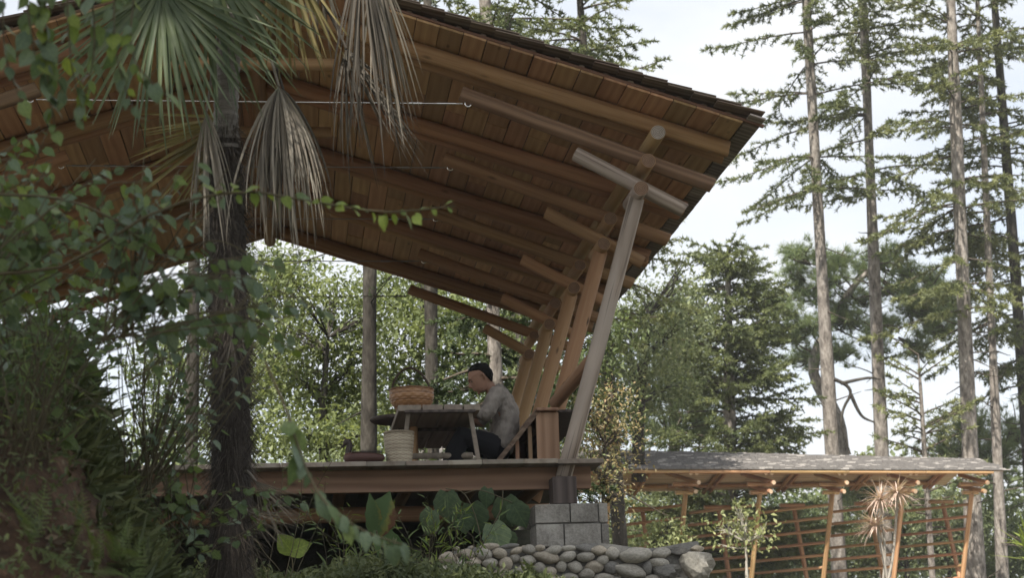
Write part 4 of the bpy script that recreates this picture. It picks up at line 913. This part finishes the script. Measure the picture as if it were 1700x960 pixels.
def heart_mesh(nm, mat, bend=.18, lobes=False, wid=.46, ser=0.0, n=8):
    V = []; Fc = []
    for i in range(n+1):
        t = i/n; hw = wid*(math.sin(PI*min(1, t*.92+.10))**.75)*(1-.62*t**2.2) if t < 1 else 0
        if t == 0: hw = wid*.42
        if lobes: hw *= 1+.20*math.cos(t*17)*(t < .9)
        hw *= 1+(ser if i % 2 else -ser); back = -.10*(1-t)**6 if t < .3 else 0; z = -bend*t*t
        V += [(-hw, t+back, z+.10*hw), (-hw*.5, t+back*.5, z+.13*hw-.01), (0, t, z), (hw*.5, t+back*.5, z+.13*hw-.01), (hw, t+back, z+.10*hw)]
    for i in range(n):
        a = i*5
        for j in range(4): Fc.append((a+j, a+j+1, a+j+6, a+j+5))
    return mesh(nm, V, Fc, mat, smooth=True)
cm = [strap_mesh('strap_leaf', .036, b, 4, mat=LO_CORD) for b in (.1, .35, .7)]
cord = empty('cordyline', at(1470, 975, 39), 'pink strap leaved plant with three spiky heads on bare stems', 'plant')
for j, (x, y) in enumerate([(1462, 830), (1490, 820), (1455, 875)]):
    c = at(x, y, 39); m = MB(); m.tube(spline([at(1470+j*6-6, 985, 39), at((1470+x)/2+3, 920, 39), c], 10), [.03]*10, 6); m.build('stem', [plain('pale_stem_b', (.40, .36, .31), .8)], cord)
    for i in range(98):
        d = rnd_unit(1)[0]; d[2] = abs(d[2])*.9-.25; l = random.uniform(.42, .70)
        link('strap_leaf', cm[random.randrange(3)], cord, mat=frame(Vector(c)-cord.location, d, (0, 0, 1), (l, l, l)))
am = [strap_mesh('blade', .06, b, 5, mat=LO_YEL) for b in (.05, .3)]
ag = empty('agave', at(1712, 950, 41), 'pale green spiky agave at the right edge', 'plant')
for i in range(22):
    d = rnd_unit(1)[0]; d[2] = abs(d[2])+.15; link('blade', am[i % 2], ag, mat=frame((0, 0, random.uniform(.2, .9)), d, (0, 0, 1), random.uniform(.7, 1.2)))

# ------------------------------------------------------------------ big trees behind the viewer: their crowns shade the near ground and the pavilion front
for i, (x, y, z, rr) in enumerate([(-6.2, -9.8, 12.3, 4.4), (-8.8, -15.5, 12.0, 4.6), (-2.4, -9.6, 14.2, 4.2)]):
    wl = ['leafy shade tree left of the viewer, its crown above the earth bank', 'leafy shade tree farthest left behind the viewer', 'tall leafy shade tree close behind the viewer'][i]
    g = float(ground_h(x-1, y-6)); c = np.array([x, y, z]); root_p = np.array([x-.5, y-5.2, g])
    bl = [(c+RNG.normal(0, 1, 3)*np.array([rr*.42, rr*.42, rr*.28]), (rr*.55, rr*.55, rr*.42)) for _ in range(9)]
    leafy('shade_tree', wl, [root_p, (root_p+c)/2+np.array([.3, -.4, 0]), c], [.3, .22, .06], bl, 6200, .36, LF_BRD, group='shade trees behind the viewer', clump=22, cr=.55)

# ------------------------------------------------------------------ the fan palm in the foreground
pb = at(384, 905, 10.0); pt = at(391, -160, 10.0)
palm = empty('fan_palm', pb, 'shaggy trunked fan palm with green fan leaves above and dead grey fans hanging', 'palm')
TP = [pb-np.array([0, 0, .3]), at(384, 780, 10), at(382, 600, 10), at(377, 420, 10), at(374, 250, 10), at(378, 120, 10), at(388, 0, 10), pt]
M_PTR = rough_mat('ringed_palm_trunk', [(.3, (.10, .088, .075)), (.55, (.26, .235, .205)), (.75, (.40, .365, .325))], 6, .95, 1.0, .03, 30, (.5, .5, 6))
M_FIB = rough_mat('palm_fibre', [(.3, (.022, .018, .015)), (.7, (.075, .062, .052))], 8, .95, 1.0, .04, 30, (2, 2, .5))
tq = spline(TP, 60); tr_r = np.interp(np.linspace(0, 1, 60), [0, .1, .25, .5, .56, .62, .8, 1], [.135, .118, .115, .11, .09, .072, .068, .072])
m = MB(); ns = 30; m.tube(tq[:36], [r*(1+.05*math.sin(i*2.2)) for i, r in enumerate(tr_r[:36])], 14); m.build('fibrous_trunk', [M_FIB], palm)
m = MB(); m.tube(spline(tq[34:], 70), [np.interp(i/69, np.linspace(0, 1, 26), tr_r[34:])*(1+.09*(i % 3 == 0)) for i in range(70)], 14); m.build('upper_trunk', [M_PTR], palm)
n = 5200; f = RNG.uniform(0, 36, n); i0 = f.astype(int); tqa = np.array(tq); c = tqa[i0]+(tqa[np.minimum(i0+1, 59)]-tqa[i0])*(f-i0)[:, None]; a = RNG.uniform(0, 2*PI, n); o_ = np.stack([np.cos(a), np.sin(a), 0*a], 1)
d = o_*RNG.uniform(.1, .9, (n, 1))+np.array([0, 0, -1.])*RNG.uniform(.2, 1.2, (n, 1))+np.array([0, 0, 1.])*(RNG.random((n, 1)) < .2)*1.4
foliage('fibre', [(needles(c+o_*(tr_r[i0]*.95)[:, None], d, RNG.uniform(.05, .2, n), .005), RNG.random(n))], leafmat('loose_fibre', (.03, .025, .02), (.13, .11, .095), .1, .9), palm, None, 'stuff')
PM = {}
for nm, mt in (('g', LF_PALM), ('y', LF_PALMY), ('d', LF_PALMD), ('k', LF_PALMK)):
    PM[nm] = [strap_mesh('leaflet', (.017 if nm in 'gy' else .0105), b, 8, 2.2, .55, mt) for b in (.02, .10, .22)]
    for c_ in (.10, .2, .3, .42):      # sideways sagging leaflets of the dead fans
        for sg in (-1, 1):
            me_ = strap_mesh('leaflet', .0095, .06, 10, 2.2, .5, mt)
            for v in me_.vertices: v.co.x += sg*c_*v.co.y**1.6; v.co.y -= .5*c_*c_*v.co.y**3
            PM[nm].append(me_)
def fan(label, hub, main, normal, n, spread, L0, mat, foot, cone=0.0, jit=.03, wsc=1.0, L1=.75, hang=0.0, sag=0.0):
    """fan leaf: one stalk, n pleated leaflets spread about the main direction"""
    hub = Vector(hub); main = Vector(main).normalized(); nz = Vector(normal); nz = (nz-main*nz.dot(main)).normalized(); sd = main.cross(nz)
    m = MB(); m.tube(spline([foot, (Vector(foot)+hub)/2+Vector((0, 0, .06)), hub], 10), list(np.linspace(.016, .008, 10)), 6)
    fr = m.build('frond', [PM[mat][0].materials[0]], palm)
    if label: fr['label'] = label
    for i in range(n):
        t = (i+.5)/n*2-1; a = t*spread+random.gauss(0, jit); d = main*math.cos(a)+sd*math.sin(a)+nz*random.gauss(cone, jit*1.2)
        d.z -= hang*random.uniform(.5, 1.2); l = L0*(1-(1-L1)*abs(t)**1.7)*(random.uniform(.92, 1.06) if not sag else random.choice((1, 1, .9, .75, .6))*random.uniform(.88, 1.08))
        zz = nz+Vector((random.gauss(0, .25), random.gauss(0, .25), random.gauss(0, .25)))
        if sag:
            c_ = abs(math.sin(a))*sag; ci = 0 if c_ < .06 else min(3, int((c_-.06)/.1)); k_ = random.choice((0, 1)) if c_ < .06 else 3+ci*2+(0 if a > 0 else 1)
        else: k_ = random.choice((0, 0, 1, 1, 2))
        o = link('leaflet', PM[mat][k_], fr, mat=frame(hub-palm.location, d, zz, (l*wsc, l, l)))
def axd(dx, dy, dd=0.0):       # direction given by picture right / down / away
    return Vector(CR*dx-CU*dy+CF*dd)
vn = -CF
crown = at(392, -60, 10)
fan('green fan leaf spreading over the trunk', at(268, -25, 9.7), axd(.02, 1, -.2), vn, 46, 1.15, .98, 'g', crown, .12, .02, 1.0, .85)
fan('green fan leaf at the upper right of the trunk', at(345, -70, 9.8), axd(.35, 1, -.15), vn, 30, .8, 1.0, 'g', crown, .1, .03)
fan('yellowing fan leaf behind the trunk', at(392, 195, 10.25), axd(-.85, .62, .1), vn, 30, .62, .78, 'y', at(395, 20, 10.1), .05, .05)
fan('dead fan folded along the trunk', at(343, 185, 9.85), axd(.08, 1, 0), vn, 34, .35, .80, 'd', at(372, 20, 9.95), .05, .06, .9, .9, .0, .5)
fan('dark dead fan hanging right of the trunk', at(463, 143, 9.9), axd(.06, 1, 0), vn, 84, .70, 1.0, 'd', at(410, 0, 10), .06, .09, .95, .9, .0, .75)
fan('dark dead fan hanging right of the trunk', at(470, 147, 9.98), axd(.02, 1, 0), vn, 64, .78, .9, 'k', at(410, 0, 10), .10, .13, .9, .8, .0, .6)
fan('yellow grey fan hanging from the top', at(470, -90, 9.9), axd(.10, 1, 0), vn, 26, .55, .85, 'y', crown, .1, .05)
fan('grey fan hanging from the top right', at(600, -80, 9.9), axd(.06, 1, 0), vn, 30, .40, 1.3, 'k', crown, .06, .10, .8, .8, .0, .45)
fan('grey fan hanging from the top right', at(625, -60, 9.95), axd(.12, 1, 0), vn, 22, .35, 1.1, 'd', crown, .06, .10, .8, .8, .0, .4)
fan('dead fan tangled against the ceiling', at(575, 80, 10), axd(.34, 1, 0), vn, 40, .6, .92, 'k', at(500, -40, 10), .1, .12, .75, .7, .0, .4)
fan('grey fan hanging from the top right', at(530, -60, 10.1), axd(.02, 1, 0), vn, 26, .5, .62, 'd', crown, .1, .06, 1, .8, .0, .4)
fan(None, at(385, 560, 9.86), axd(-.1, 1, -.1), vn, 14, .4, .45, 'k', at(385, 430, 9.9), .1, .1)
fan(None, at(425, 800, 9.9), axd(.55, .8, -.1), vn, 22, .6, .42, 'd', at(390, 800, 9.95), .1, .15, .7)
fan(None, at(410, 850, 9.9), axd(.8, .3, -.1), vn, 18, .7, .36, 'd', at(390, 830, 9.95), .1, .2, .7)

# ------------------------------------------------------------------ vines and shrubs close to the lens: each leaf an object
def leafset(mat, kind='heart'):
    if kind == 'heart': return [heart_mesh('leaf', mat, b, False, w_) for b, w_ in ((.1, .40), (.25, .44), (.4, .36))]
    if kind == 'lobed': return [heart_mesh('leaf', mat, b, True, w_, .05) for b, w_ in ((.12, .42), (.3, .46))]
    return [strap_mesh('leaf', .11, b, 5, 1.8, .3, mat) for b in (.05, .2, .45)]
def leafplant(name, label, cat, stems, sets, per_m, size, group=None, start=.15, face=.5, hang=.6, srad=.004, stmat=None, asp=1.0, jitter=.05, cap=290):
    """stems = polylines; leaves sit along them, tips down and out, faces partly to the light and to the side"""
    root = empty(name, stems[0][0], label, cat, group); base = Vector(root.location); m = MB(); cnt = 0
    for st in stems:
        P = spline(st, 14); m.tube(P, list(np.linspace(srad, srad*.45, 14)), 5, caps=False)
    m.build('stem', [stmat or M_STEMG], root)
    order = []
    for st in stems:
        P = np.array(spline(st, 40)); Ls = np.linalg.norm(np.diff(P, axis=0), axis=1).sum(); k = max(2, int(Ls*per_m))
        for j in range(k): order.append((P, start+(1-start)*(j+random.random()*.6)/k))
    random.shuffle(order)
    for P, t in order[:cap]:
        f_ = min(t, .999)*39; i = int(f_); p = P[i]+(P[min(i+1, 39)]-P[i])*(f_-i); tg = unit(P[min(i+1, 39)]-P[max(i-1, 0)])
        sd = unit(np.cross(tg, rnd_unit(1)[0])); d = tg*.5+sd*.8+np.array([0, 0, -hang]); nr = np.array([0, 0, .8])-CF*face+RNG.normal(0, .45, 3)
        s_ = size*random.uniform(.55, 1.2)*(1-.25*t); p = p+unit(d)*s_*.22+RNG.normal(0, jitter, 3)*s_
        ls = random.choices([q[0] for q in sets], [q[1] for q in sets])[0]
        link('leaf', random.choice(ls), root, mat=frame(Vector(p)-base, d, nr, (s_*asp, s_, s_)))
    return root
def twigfan(base, targets, D, jD, sag=.06):
    out = []
    for (x, y) in targets:
        e = at(x, y, D+random.uniform(-jD, jD)); b = np.array(base)+RNG.normal(0, .05, 3); mid = (b+e)/2+np.array([0, 0, abs(random.gauss(sag, sag))])+RNG.normal(0, .06, 3); out.append([b, mid, e])
    return out
def ell(cx, cy, rx, ry, n):
    o = []
    for _ in range(n):
        a = random.uniform(0, 2*PI); r = math.sqrt(random.random()); o.append((cx+rx*r*math.cos(a), cy+ry*r*math.sin(a)))
    return o
SG, SB, SY = leafset(LO_GRN), leafset(LO_BLUE), leafset(LO_YEL); LG = leafset(LO_GRN, 'lobed'); NG = leafset(LO_GRN, 'narrow'); NY = leafset(LO_YEL, 'narrow'); LB = leafset(LO_BLUE, 'lobed')
leafplant('hanging_vine', 'leafy vine hanging into the top left corner of the view', 'vine', [[at(x0, -40, 5.6), at(x0+random.uniform(-10, 30), 90, 5.6), at(x0+random.uniform(-30, 60), random.uniform(150, 260), 5.7)] for x0 in (5, 40, 75, 110, 150, 190, 225, 60)], [(SG, 3), (SB, 3), (SY, 1.0)], 34, .072, start=0)
leafplant('leafy_shrub', 'bushy green climber across the left middle, in front of the ceiling', 'shrub', twigfan(at(-60, 520, 6.3), ell(150, 330, 150, 70, 18)+ell(40, 340, 80, 90, 8), 6.4, .35), [(SG, 4), (LG, 2), (SY, 1), (SB, 2)], 25, .072)
leafplant('leafy_shrub', 'leafy climber thick along the left edge of the view below the hanging vine', 'shrub', twigfan(at(-90, 560, 6.9), ell(90, 400, 130, 80, 22)+ell(40, 250, 70, 80, 10), 6.9, .3), [(SG, 5), (SB, 2), (LG, 2), (SY, 1)], 23, .07)
leafplant('leafy_shrub', 'blue green leaved climber across the palm trunk', 'shrub', twigfan(at(200, 560, 6.4), ell(460, 470, 100, 60, 11)+ell(300, 290, 120, 40, 10)+ell(510, 560, 60, 60, 6)+ell(230, 350, 60, 60, 6), 6.4, .25), [(SB, 5), (SG, 3), (SY, .5)], 18, .075, hang=1.0)
leafplant('leafy_shrub', 'dark small leaved shrub left of the palm with sky showing through', 'shrub', twigfan(at(240, 800, 8.2), ell(450, 540, 90, 130, 14)+ell(280, 520, 120, 130, 30), 8.2, .4), [(SG, 5), (SB, 3), (NG, 2)], 22, .058)
leafplant('leafy_shrub', 'dense shrub with lobed leaves on the bank at left', 'shrub', twigfan(at(60, 720, 7.4), ell(110, 480, 150, 120, 26)+ell(40, 600, 90, 60, 8), 7.4, .4), [(LG, 3), (SG, 3), (NG, 2), (LB, 1)], 24, .075)
leafplant('leafy_shrub', 'dense leafy tangle along the top of the bank, under the left roof edge', 'shrub', twigfan(at(20, 620, 7.9), ell(140, 470, 180, 70, 26)+ell(240, 520, 90, 60, 8), 7.9, .4), [(SG, 5), (SB, 2), (LG, 2)], 26, .068)
leafplant('leafy_shrub', 'low shrub at the foot of the palm', 'shrub', twigfan(at(300, 900, 8.8), ell(270, 760, 80, 100, 20)+ell(470, 850, 50, 50, 7), 8.8, .35), [(LG, 2), (SG, 4), (NY, 1), (SB, 2)], 22, .062)
leafplant('bamboo_grass', 'narrow leaved bamboo grass arching over the bank', 'plant', twigfan(at(40, 760, 7.0), ell(110, 560, 170, 90, 24)+ell(220, 640, 90, 80, 8), 7.0, .35, .12), [(NG, 4), (NY, 1)], 32, .072, hang=.35, asp=.7)
leafplant('vine_shoot', 'long vine shoot with young yellow leaves reaching right across the dead fan', 'vine', [[at(-20, 455, 6.2), at(110, 440, 6.2), at(260, 350, 6.15), at(400, 318, 6.1), at(520, 335, 6.1), at(640, 352, 6.1), at(755, 342, 6.1)]], [(SY, 4), (SG, 1)], 18, .062, start=.45, hang=.5, srad=.007, jitter=.1)
leafplant('vine_shoot', 'dark vine stem with few leaves crossing low over the ceiling at left', 'vine', [[at(-20, 322, 6.2), at(100, 330, 6.2), at(190, 365, 6.2), at(260, 420, 6.25), at(330, 430, 6.3)]], [(SG, 3), (SB, 2)], 16, .075, start=.1, srad=.006)
leafplant('vine_shoot', 'big leaved blurred vine shoot drooping in front of the deck beam', 'vine', [[at(440, 600, 5.4), at(475, 680, 5.4), at(505, 770, 5.35), at(540, 835, 5.3), at(600, 880, 5.3), at(668, 905, 5.3)]], [(SB, 3), (LG, 1), (SG, 1.5)], 26, .088, start=.18, hang=1.3, srad=.005)
leafplant('weed', 'thin wiry weed before the deck beam', 'plant', twigfan(at(470, 960, 11.5), [(470, 740), (455, 800), (500, 780), (560, 750), (430, 770), (540, 800)], 11.5, .1), [(NG, 2), (NY, 1)], 24, .05, hang=.1, start=.3, srad=.003)

# ferns on the bank
FPM = None
def fern_mesh(bend, n=16):
    V = []; T = []; A = []
    for i in range(n):
        t = (i+1)/n; p = np.array([0, t, -bend*t*t+.25*t]); l = .21*(math.sin(PI*min(1, t*.85+.15)))*(1-t*.35)
        for sg in (-1, 1):
            d = np.array([sg*.9, .42, -.06])
            for j in range(6):
                q = p+d*l*(j+.3)/6; e = np.array([sg*.25, .9, 0])*l*.26*(1-j/8); b = len(V); w_ = d*l*.055
                for s2 in (1, -1): b = len(V); V += [q-w_, q+w_, q+e*np.array([1, s2, 1])]; T.append((b, b+1, b+2))
            b = len(V); V += [p-np.array([0, .004, 0]), p+np.array([0, .004, 0]), p+d*l]; T.append((b, b+1, b+2))
    for i in range(n): b = len(V); t0, t1 = i/n, (i+1)/n; V += [np.array([-.006, t0, -bend*t0*t0+.25*t0]), np.array([.006, t0, -bend*t0*t0+.25*t0]), np.array([0, t1, -bend*t1*t1+.25*t1])]; T.append((b, b+1, b+2))
    return tri_mesh('frond', np.array(V), np.array(T), LF_FERN, np.repeat(RNG.random(len(V)//3), 3))
FM = [fern_mesh(b) for b in (.35, .55, .8)]
fl = [('fern', x, y, D, s) for x, y, D, s in [(235, 870, 7.9, .42), (265, 800, 8.0, .45), (300, 690, 8.2, .4), (215, 590, 7.6, .4), (190, 700, 7.6, .36), (330, 900, 8.3, .4), (250, 930, 7.8, .36), (345, 820, 8.4, .36), (130, 640, 7.3, .4), (280, 560, 8.0, .42), (60, 560, 7.0, .4), (165, 520, 7.4, .45)]]
FL = ['fern low on the bank beside the bare soil', 'bright fern below the middle of the bank', 'fern hanging by the dark shrub', 'fern under the climber stems', 'fern above the bare soil', 'fern at the foot of the palm', 'lowest fern of the bank', 'fern just left of the palm foot', 'fern at the left among bamboo grass', 'fern in front of the small leaved shrub', 'fern near the left edge of the view', 'fern topping the bank']
def gnorm(P):
    P = np.atleast_2d(P); e = .06; hx_ = (ground_h(P[:, 0]+e, P[:, 1])-ground_h(P[:, 0]-e, P[:, 1]))/(2*e); hy_ = (ground_h(P[:, 0], P[:, 1]+e)-ground_h(P[:, 0], P[:, 1]-e))/(2*e)
    return unit(np.stack([-hx_, -hy_, np.ones(len(P))], 1))
def on_bank(x, y, D):
    """nearest point on the ground under the sight line, so that plants stand on the soil"""
    for d_ in np.arange(D-2.5, D+4, .03):
        p = at(x, y, d_)
        if p[2] <= ground_h(p[0], p[1]): return p
    p = at(x, y, D); return np.array([p[0], p[1], float(ground_h(p[0], p[1]))])
for (nm, x, y, D, s_), lb in zip(fl, FL):
    p = on_bank(x, y, D); root = empty(nm, p, lb, 'fern', 'ferns on the earth bank')
    for i in range(random.randrange(5, 8)):
        a = random.uniform(0, 2*PI); g_ = Vector(gnorm(p)[0]); t1 = g_.orthogonal().normalized(); t2 = g_.cross(t1); d = t1*math.cos(a)+t2*math.sin(a)+g_*random.uniform(.35, .9); l = s_*random.uniform(.55, .95)
        link('frond', FM[i % 3], root, mat=frame((0, 0, 0), d, g_*.6+Vector((0, 0, .6)), l))

# grass tufts, leaf litter and moss on the bank; low ground cover before the deck
def on_ground(n, x0, x1, y0, y1):
    P = np.stack([RNG.uniform(x0, x1, n), RNG.uniform(y0, y1, n)], 1); return np.concatenate([P, ground_h(P[:, 0], P[:, 1])[:, None]], 1)
n = 3600; C_ = on_ground(n, -3.6, -1.3, -8.1, -3.2); keep = (np.sin(C_[:, 0]*3.1)+np.sin(C_[:, 1]*2.3+C_[:, 0]*4)+C_[:, 2]*1.2 > RNG.normal(-.9, .7, n)); C_ = C_[keep]; n = len(C_); k = 16
P = np.repeat(C_, k, 0)+RNG.normal(0, .035, (n*k, 3))*np.array([1, 1, .2]); d = rnd_unit(n*k)*.75; d = d+gnorm(P)*.75; d[:, 2] += .1
tag(link('grass', tri_mesh('grass', *blades(P, d, RNG.uniform(.07, .24, n*k), .0055, None, .35), LF_GRASS, np.repeat(RNG.random(n*k), 4))), 'thin grass tufts growing over the earth bank', 'grass', kind='stuff')
n = 3600; P = on_ground(n, -3.4, -1.3, -9.5, -3.4)+np.array([0, 0, .015]); d = rnd_unit(n); d[:, 2] *= .3
tag(link('leaf_litter', tri_mesh('leaf_litter', *blades(P, d, RNG.uniform(.03, .10, n), .03, unit(rnd_unit(n)*.6+np.array([.5, -.5, .7]))), leafmat('litter', (.05, .035, .022), (.24, .19, .13), .1, .8), np.repeat(RNG.random(n)**2, 4))), 'dry fallen leaves and sticks on the bare soil', 'leaf litter', kind='stuff')
n = 24000; P = on_ground(n, -3.7, -1.4, -9.6, -3.6)+RNG.uniform(.0, .22, (n, 1))*np.array([.2, -.3, 1]); m_ = np.sin(P[:, 0]*4.3+1)+np.sin(P[:, 1]*3.1)+1.1*P[:, 2] > -1.5; P = P[m_]; n = len(P); d = rnd_unit(n)+np.array([.4, -.4, -.1])
tag(link('undergrowth', tri_mesh('undergrowth', *blades(P, d, RNG.uniform(.02, .058, n), .018, unit(rnd_unit(n)*.6+np.array([.3, -.6, .6])), .1), LF_GRASS, np.repeat(RNG.random(n)*.7, 4))), 'small leaved undergrowth carpeting the bank', 'undergrowth', kind='stuff')
n = 2300; C_ = on_ground(n, -2.1, .75, -3.4, -.72); k = 11; H = RNG.uniform(.05, .34, n)*(.55+.45*np.sin(C_[:, 0]*3+1)**2)*np.clip((.55-C_[:, 0])/.8, .12, 1)
P = np.repeat(C_, k, 0)+np.stack([RNG.normal(0, .03, n*k), RNG.normal(0, .03, n*k), np.repeat(H, k)*RNG.uniform(.15, 1, n*k)], 1); d = rnd_unit(n*k); d[:, 2] += .35
tag(link('ground_cover', tri_mesh('ground_cover', *blades(P, d, RNG.uniform(.035, .085, n*k), .026, unit(rnd_unit(n*k)*.7+np.array([0, -.4, .8])), .1), LF_GRASS, np.repeat(np.clip(np.repeat(RNG.random(n), k)*.7+RNG.random(n*k)*.3, 0, 1), 4))), 'dense low leafy ground cover in front of the deck and the cobble wall', 'ground cover', kind='stuff')

# large leaved climber under the deck, its leaves hanging against the dark
kz = empty('kudzu_vine', atY(800, 905, -.25), 'large heart leaved vine hanging under the deck beside the block pier', 'vine')
BL = [heart_mesh('leaf', LO_BIG, b, False, w_, .035, 10) for b, w_ in ((.10, .50), (.22, .53), (.34, .47))]
m = MB()
for pts in ([(800, 905), (790, 860), (770, 820), (740, 812)], [(800, 905), (830, 850), (835, 815)], [(770, 820), (800, 815), (850, 835)]): m.tube(spline([atY(x, y, -.2) for x, y in pts], 12), .005, 5, caps=False)
m.build('stem', [M_STEMG], kz)
for x, y, s_, dx, dy in [(742, 818, .24, .05, 1), (783, 838, .25, .25, 1), (838, 828, .25, .25, 1), (852, 838, .22, .5, .9), (818, 872, .25, .35, 1), (833, 884, .2, .5, .9), (810, 812, .16, -.2, 1), (718, 848, .2, -.3, .9), (768, 852, .17, .1, 1)]:
    y_ = -.22+random.uniform(-.08, .22); link('leaf', random.choice(BL), kz, mat=frame(Vector(atY(x, y, y_))-kz.location, axd(dx, dy, random.uniform(-.3, .1)), Vector(-CF)+Vector((random.uniform(-.3, .3), 0, .5)), s_*1.15))
# tattered two lobed leaf and its small neighbour
M_TAT = None
def tatter_mat():
    m, t, o = newmat('browning_leaf'); k = t.links.new; tc = t.nodes.new('ShaderNodeTexCoord'); sx = t.nodes.new('ShaderNodeSeparateXYZ'); k(tc.outputs['Object'], sx.inputs[0])
    nz = nd(t, 'ShaderNodeTexNoise', Scale=7.0, Detail=4.0); k(tc.outputs['Object'], nz.inputs['Vector'])
    f_ = mathn(t, 'ADD', mathn(t, 'MULTIPLY', sx.outputs[0], 2.2), mathn(t, 'MULTIPLY', nz.outputs[0], .8))
    c = ramp(t, f_, [(.55, (.085, .14, .05)), (.85, (.20, .20, .05)), (1.0, (.13, .06, .03))])
    p = nd(t, 'ShaderNodeBsdfPrincipled', Roughness=.55); k(c, p.inputs['Base Color']); tr_ = t.nodes.new('ShaderNodeBsdfTranslucent'); k(c, tr_.inputs[0]); mx = nd(t, 'ShaderNodeMixShader'); mx.inputs[0].default_value = .3
    k(p.outputs[0], mx.inputs[1]); k(tr_.outputs[0], mx.inputs[2]); k(mx.outputs[0], o.inputs[0]); return m
TM = tatter_mat()
tp = empty('tattered_plant', at(632, 925, 12.4), 'large two lobed leaf with a brown rotting edge in front of the deck', 'plant')
hub = Vector(at(625, 882, 12.4))-tp.location
m = MB(); m.tube(spline([at(632, 940, 12.4), at(630, 905, 12.4), at(625, 882, 12.4)], 8), .006, 6); m.build('stem', [M_STEMG], tp)
for dx, dy, s_, w_ in ((-.18, -1, .29, .62), (.32, -1, .31, 1.15), (.85, .62, .30, .75), (.1, 1, .2, .5)):
    link('leaf_lobe', heart_mesh('leaf_lobe', TM, .12, False, .36*w_, .06, 10), tp, mat=frame(hub, axd(dx, dy, -.15), Vector(-CF)+axd(random.uniform(-.4, .4), 0), s_))
tp2 = empty('young_taro', at(485, 960, 12.0), 'small bright green folded leaf on a thin stalk', 'plant')
m = MB(); m.tube(spline([at(486, 985, 12), at(486, 940, 12), at(484, 916, 12)], 8), .006, 6); m.build('stem', [M_STEMG], tp2)
for dx, dy in ((-.5, -.7), (.75, -.35)): link('leaf_lobe', heart_mesh('leaf_lobe', LO_YEL, .15, False, .5, .02, 10), tp2, mat=frame(Vector(at(484, 916, 12))-tp2.location, axd(dx, dy, -.2), Vector(-CF)+Vector((0, 0, .4)), .16))
for i, (x, y, lb) in enumerate([(700, 930, 'feathery bamboo grass in front of the dark space under the deck'), (770, 935, 'bright bamboo grass below the large heart leaves'), (560, 940, 'bamboo grass left of the tattered leaf')]):
    leafplant('bamboo_grass', lb, 'plant', twigfan(at(x, y+30, 12.9), [(x+random.uniform(-60, 70), y-random.uniform(20, 110)) for _ in range(11)], 12.9, .3, .03), [(NG, 2), (NY, 2)], 16, .11, hang=.0, start=.25, asp=.8, srad=.003)

# ------------------------------------------------------------------ thin summer haze
hz_ = MB(); hz_.box((0, 60, 18), (260, 190, 50))
hm_ = bpy.data.materials.new('haze'); hm_.use_nodes = True; t_ = hm_.node_tree; t_.nodes.clear(); o_ = t_.nodes.new('ShaderNodeOutputMaterial'); pv = t_.nodes.new('ShaderNodeVolumePrincipled')
pv.inputs['Color'].default_value = (.95, .97, 1, 1); pv.inputs['Density'].default_value = HAZE; pv.inputs['Anisotropy'].default_value = .0; t_.links.new(pv.outputs[0], o_.inputs['Volume'])
tag(hz_.build('haze', [hm_]), 'thin pale summer haze over the whole place', 'haze', kind='stuff')
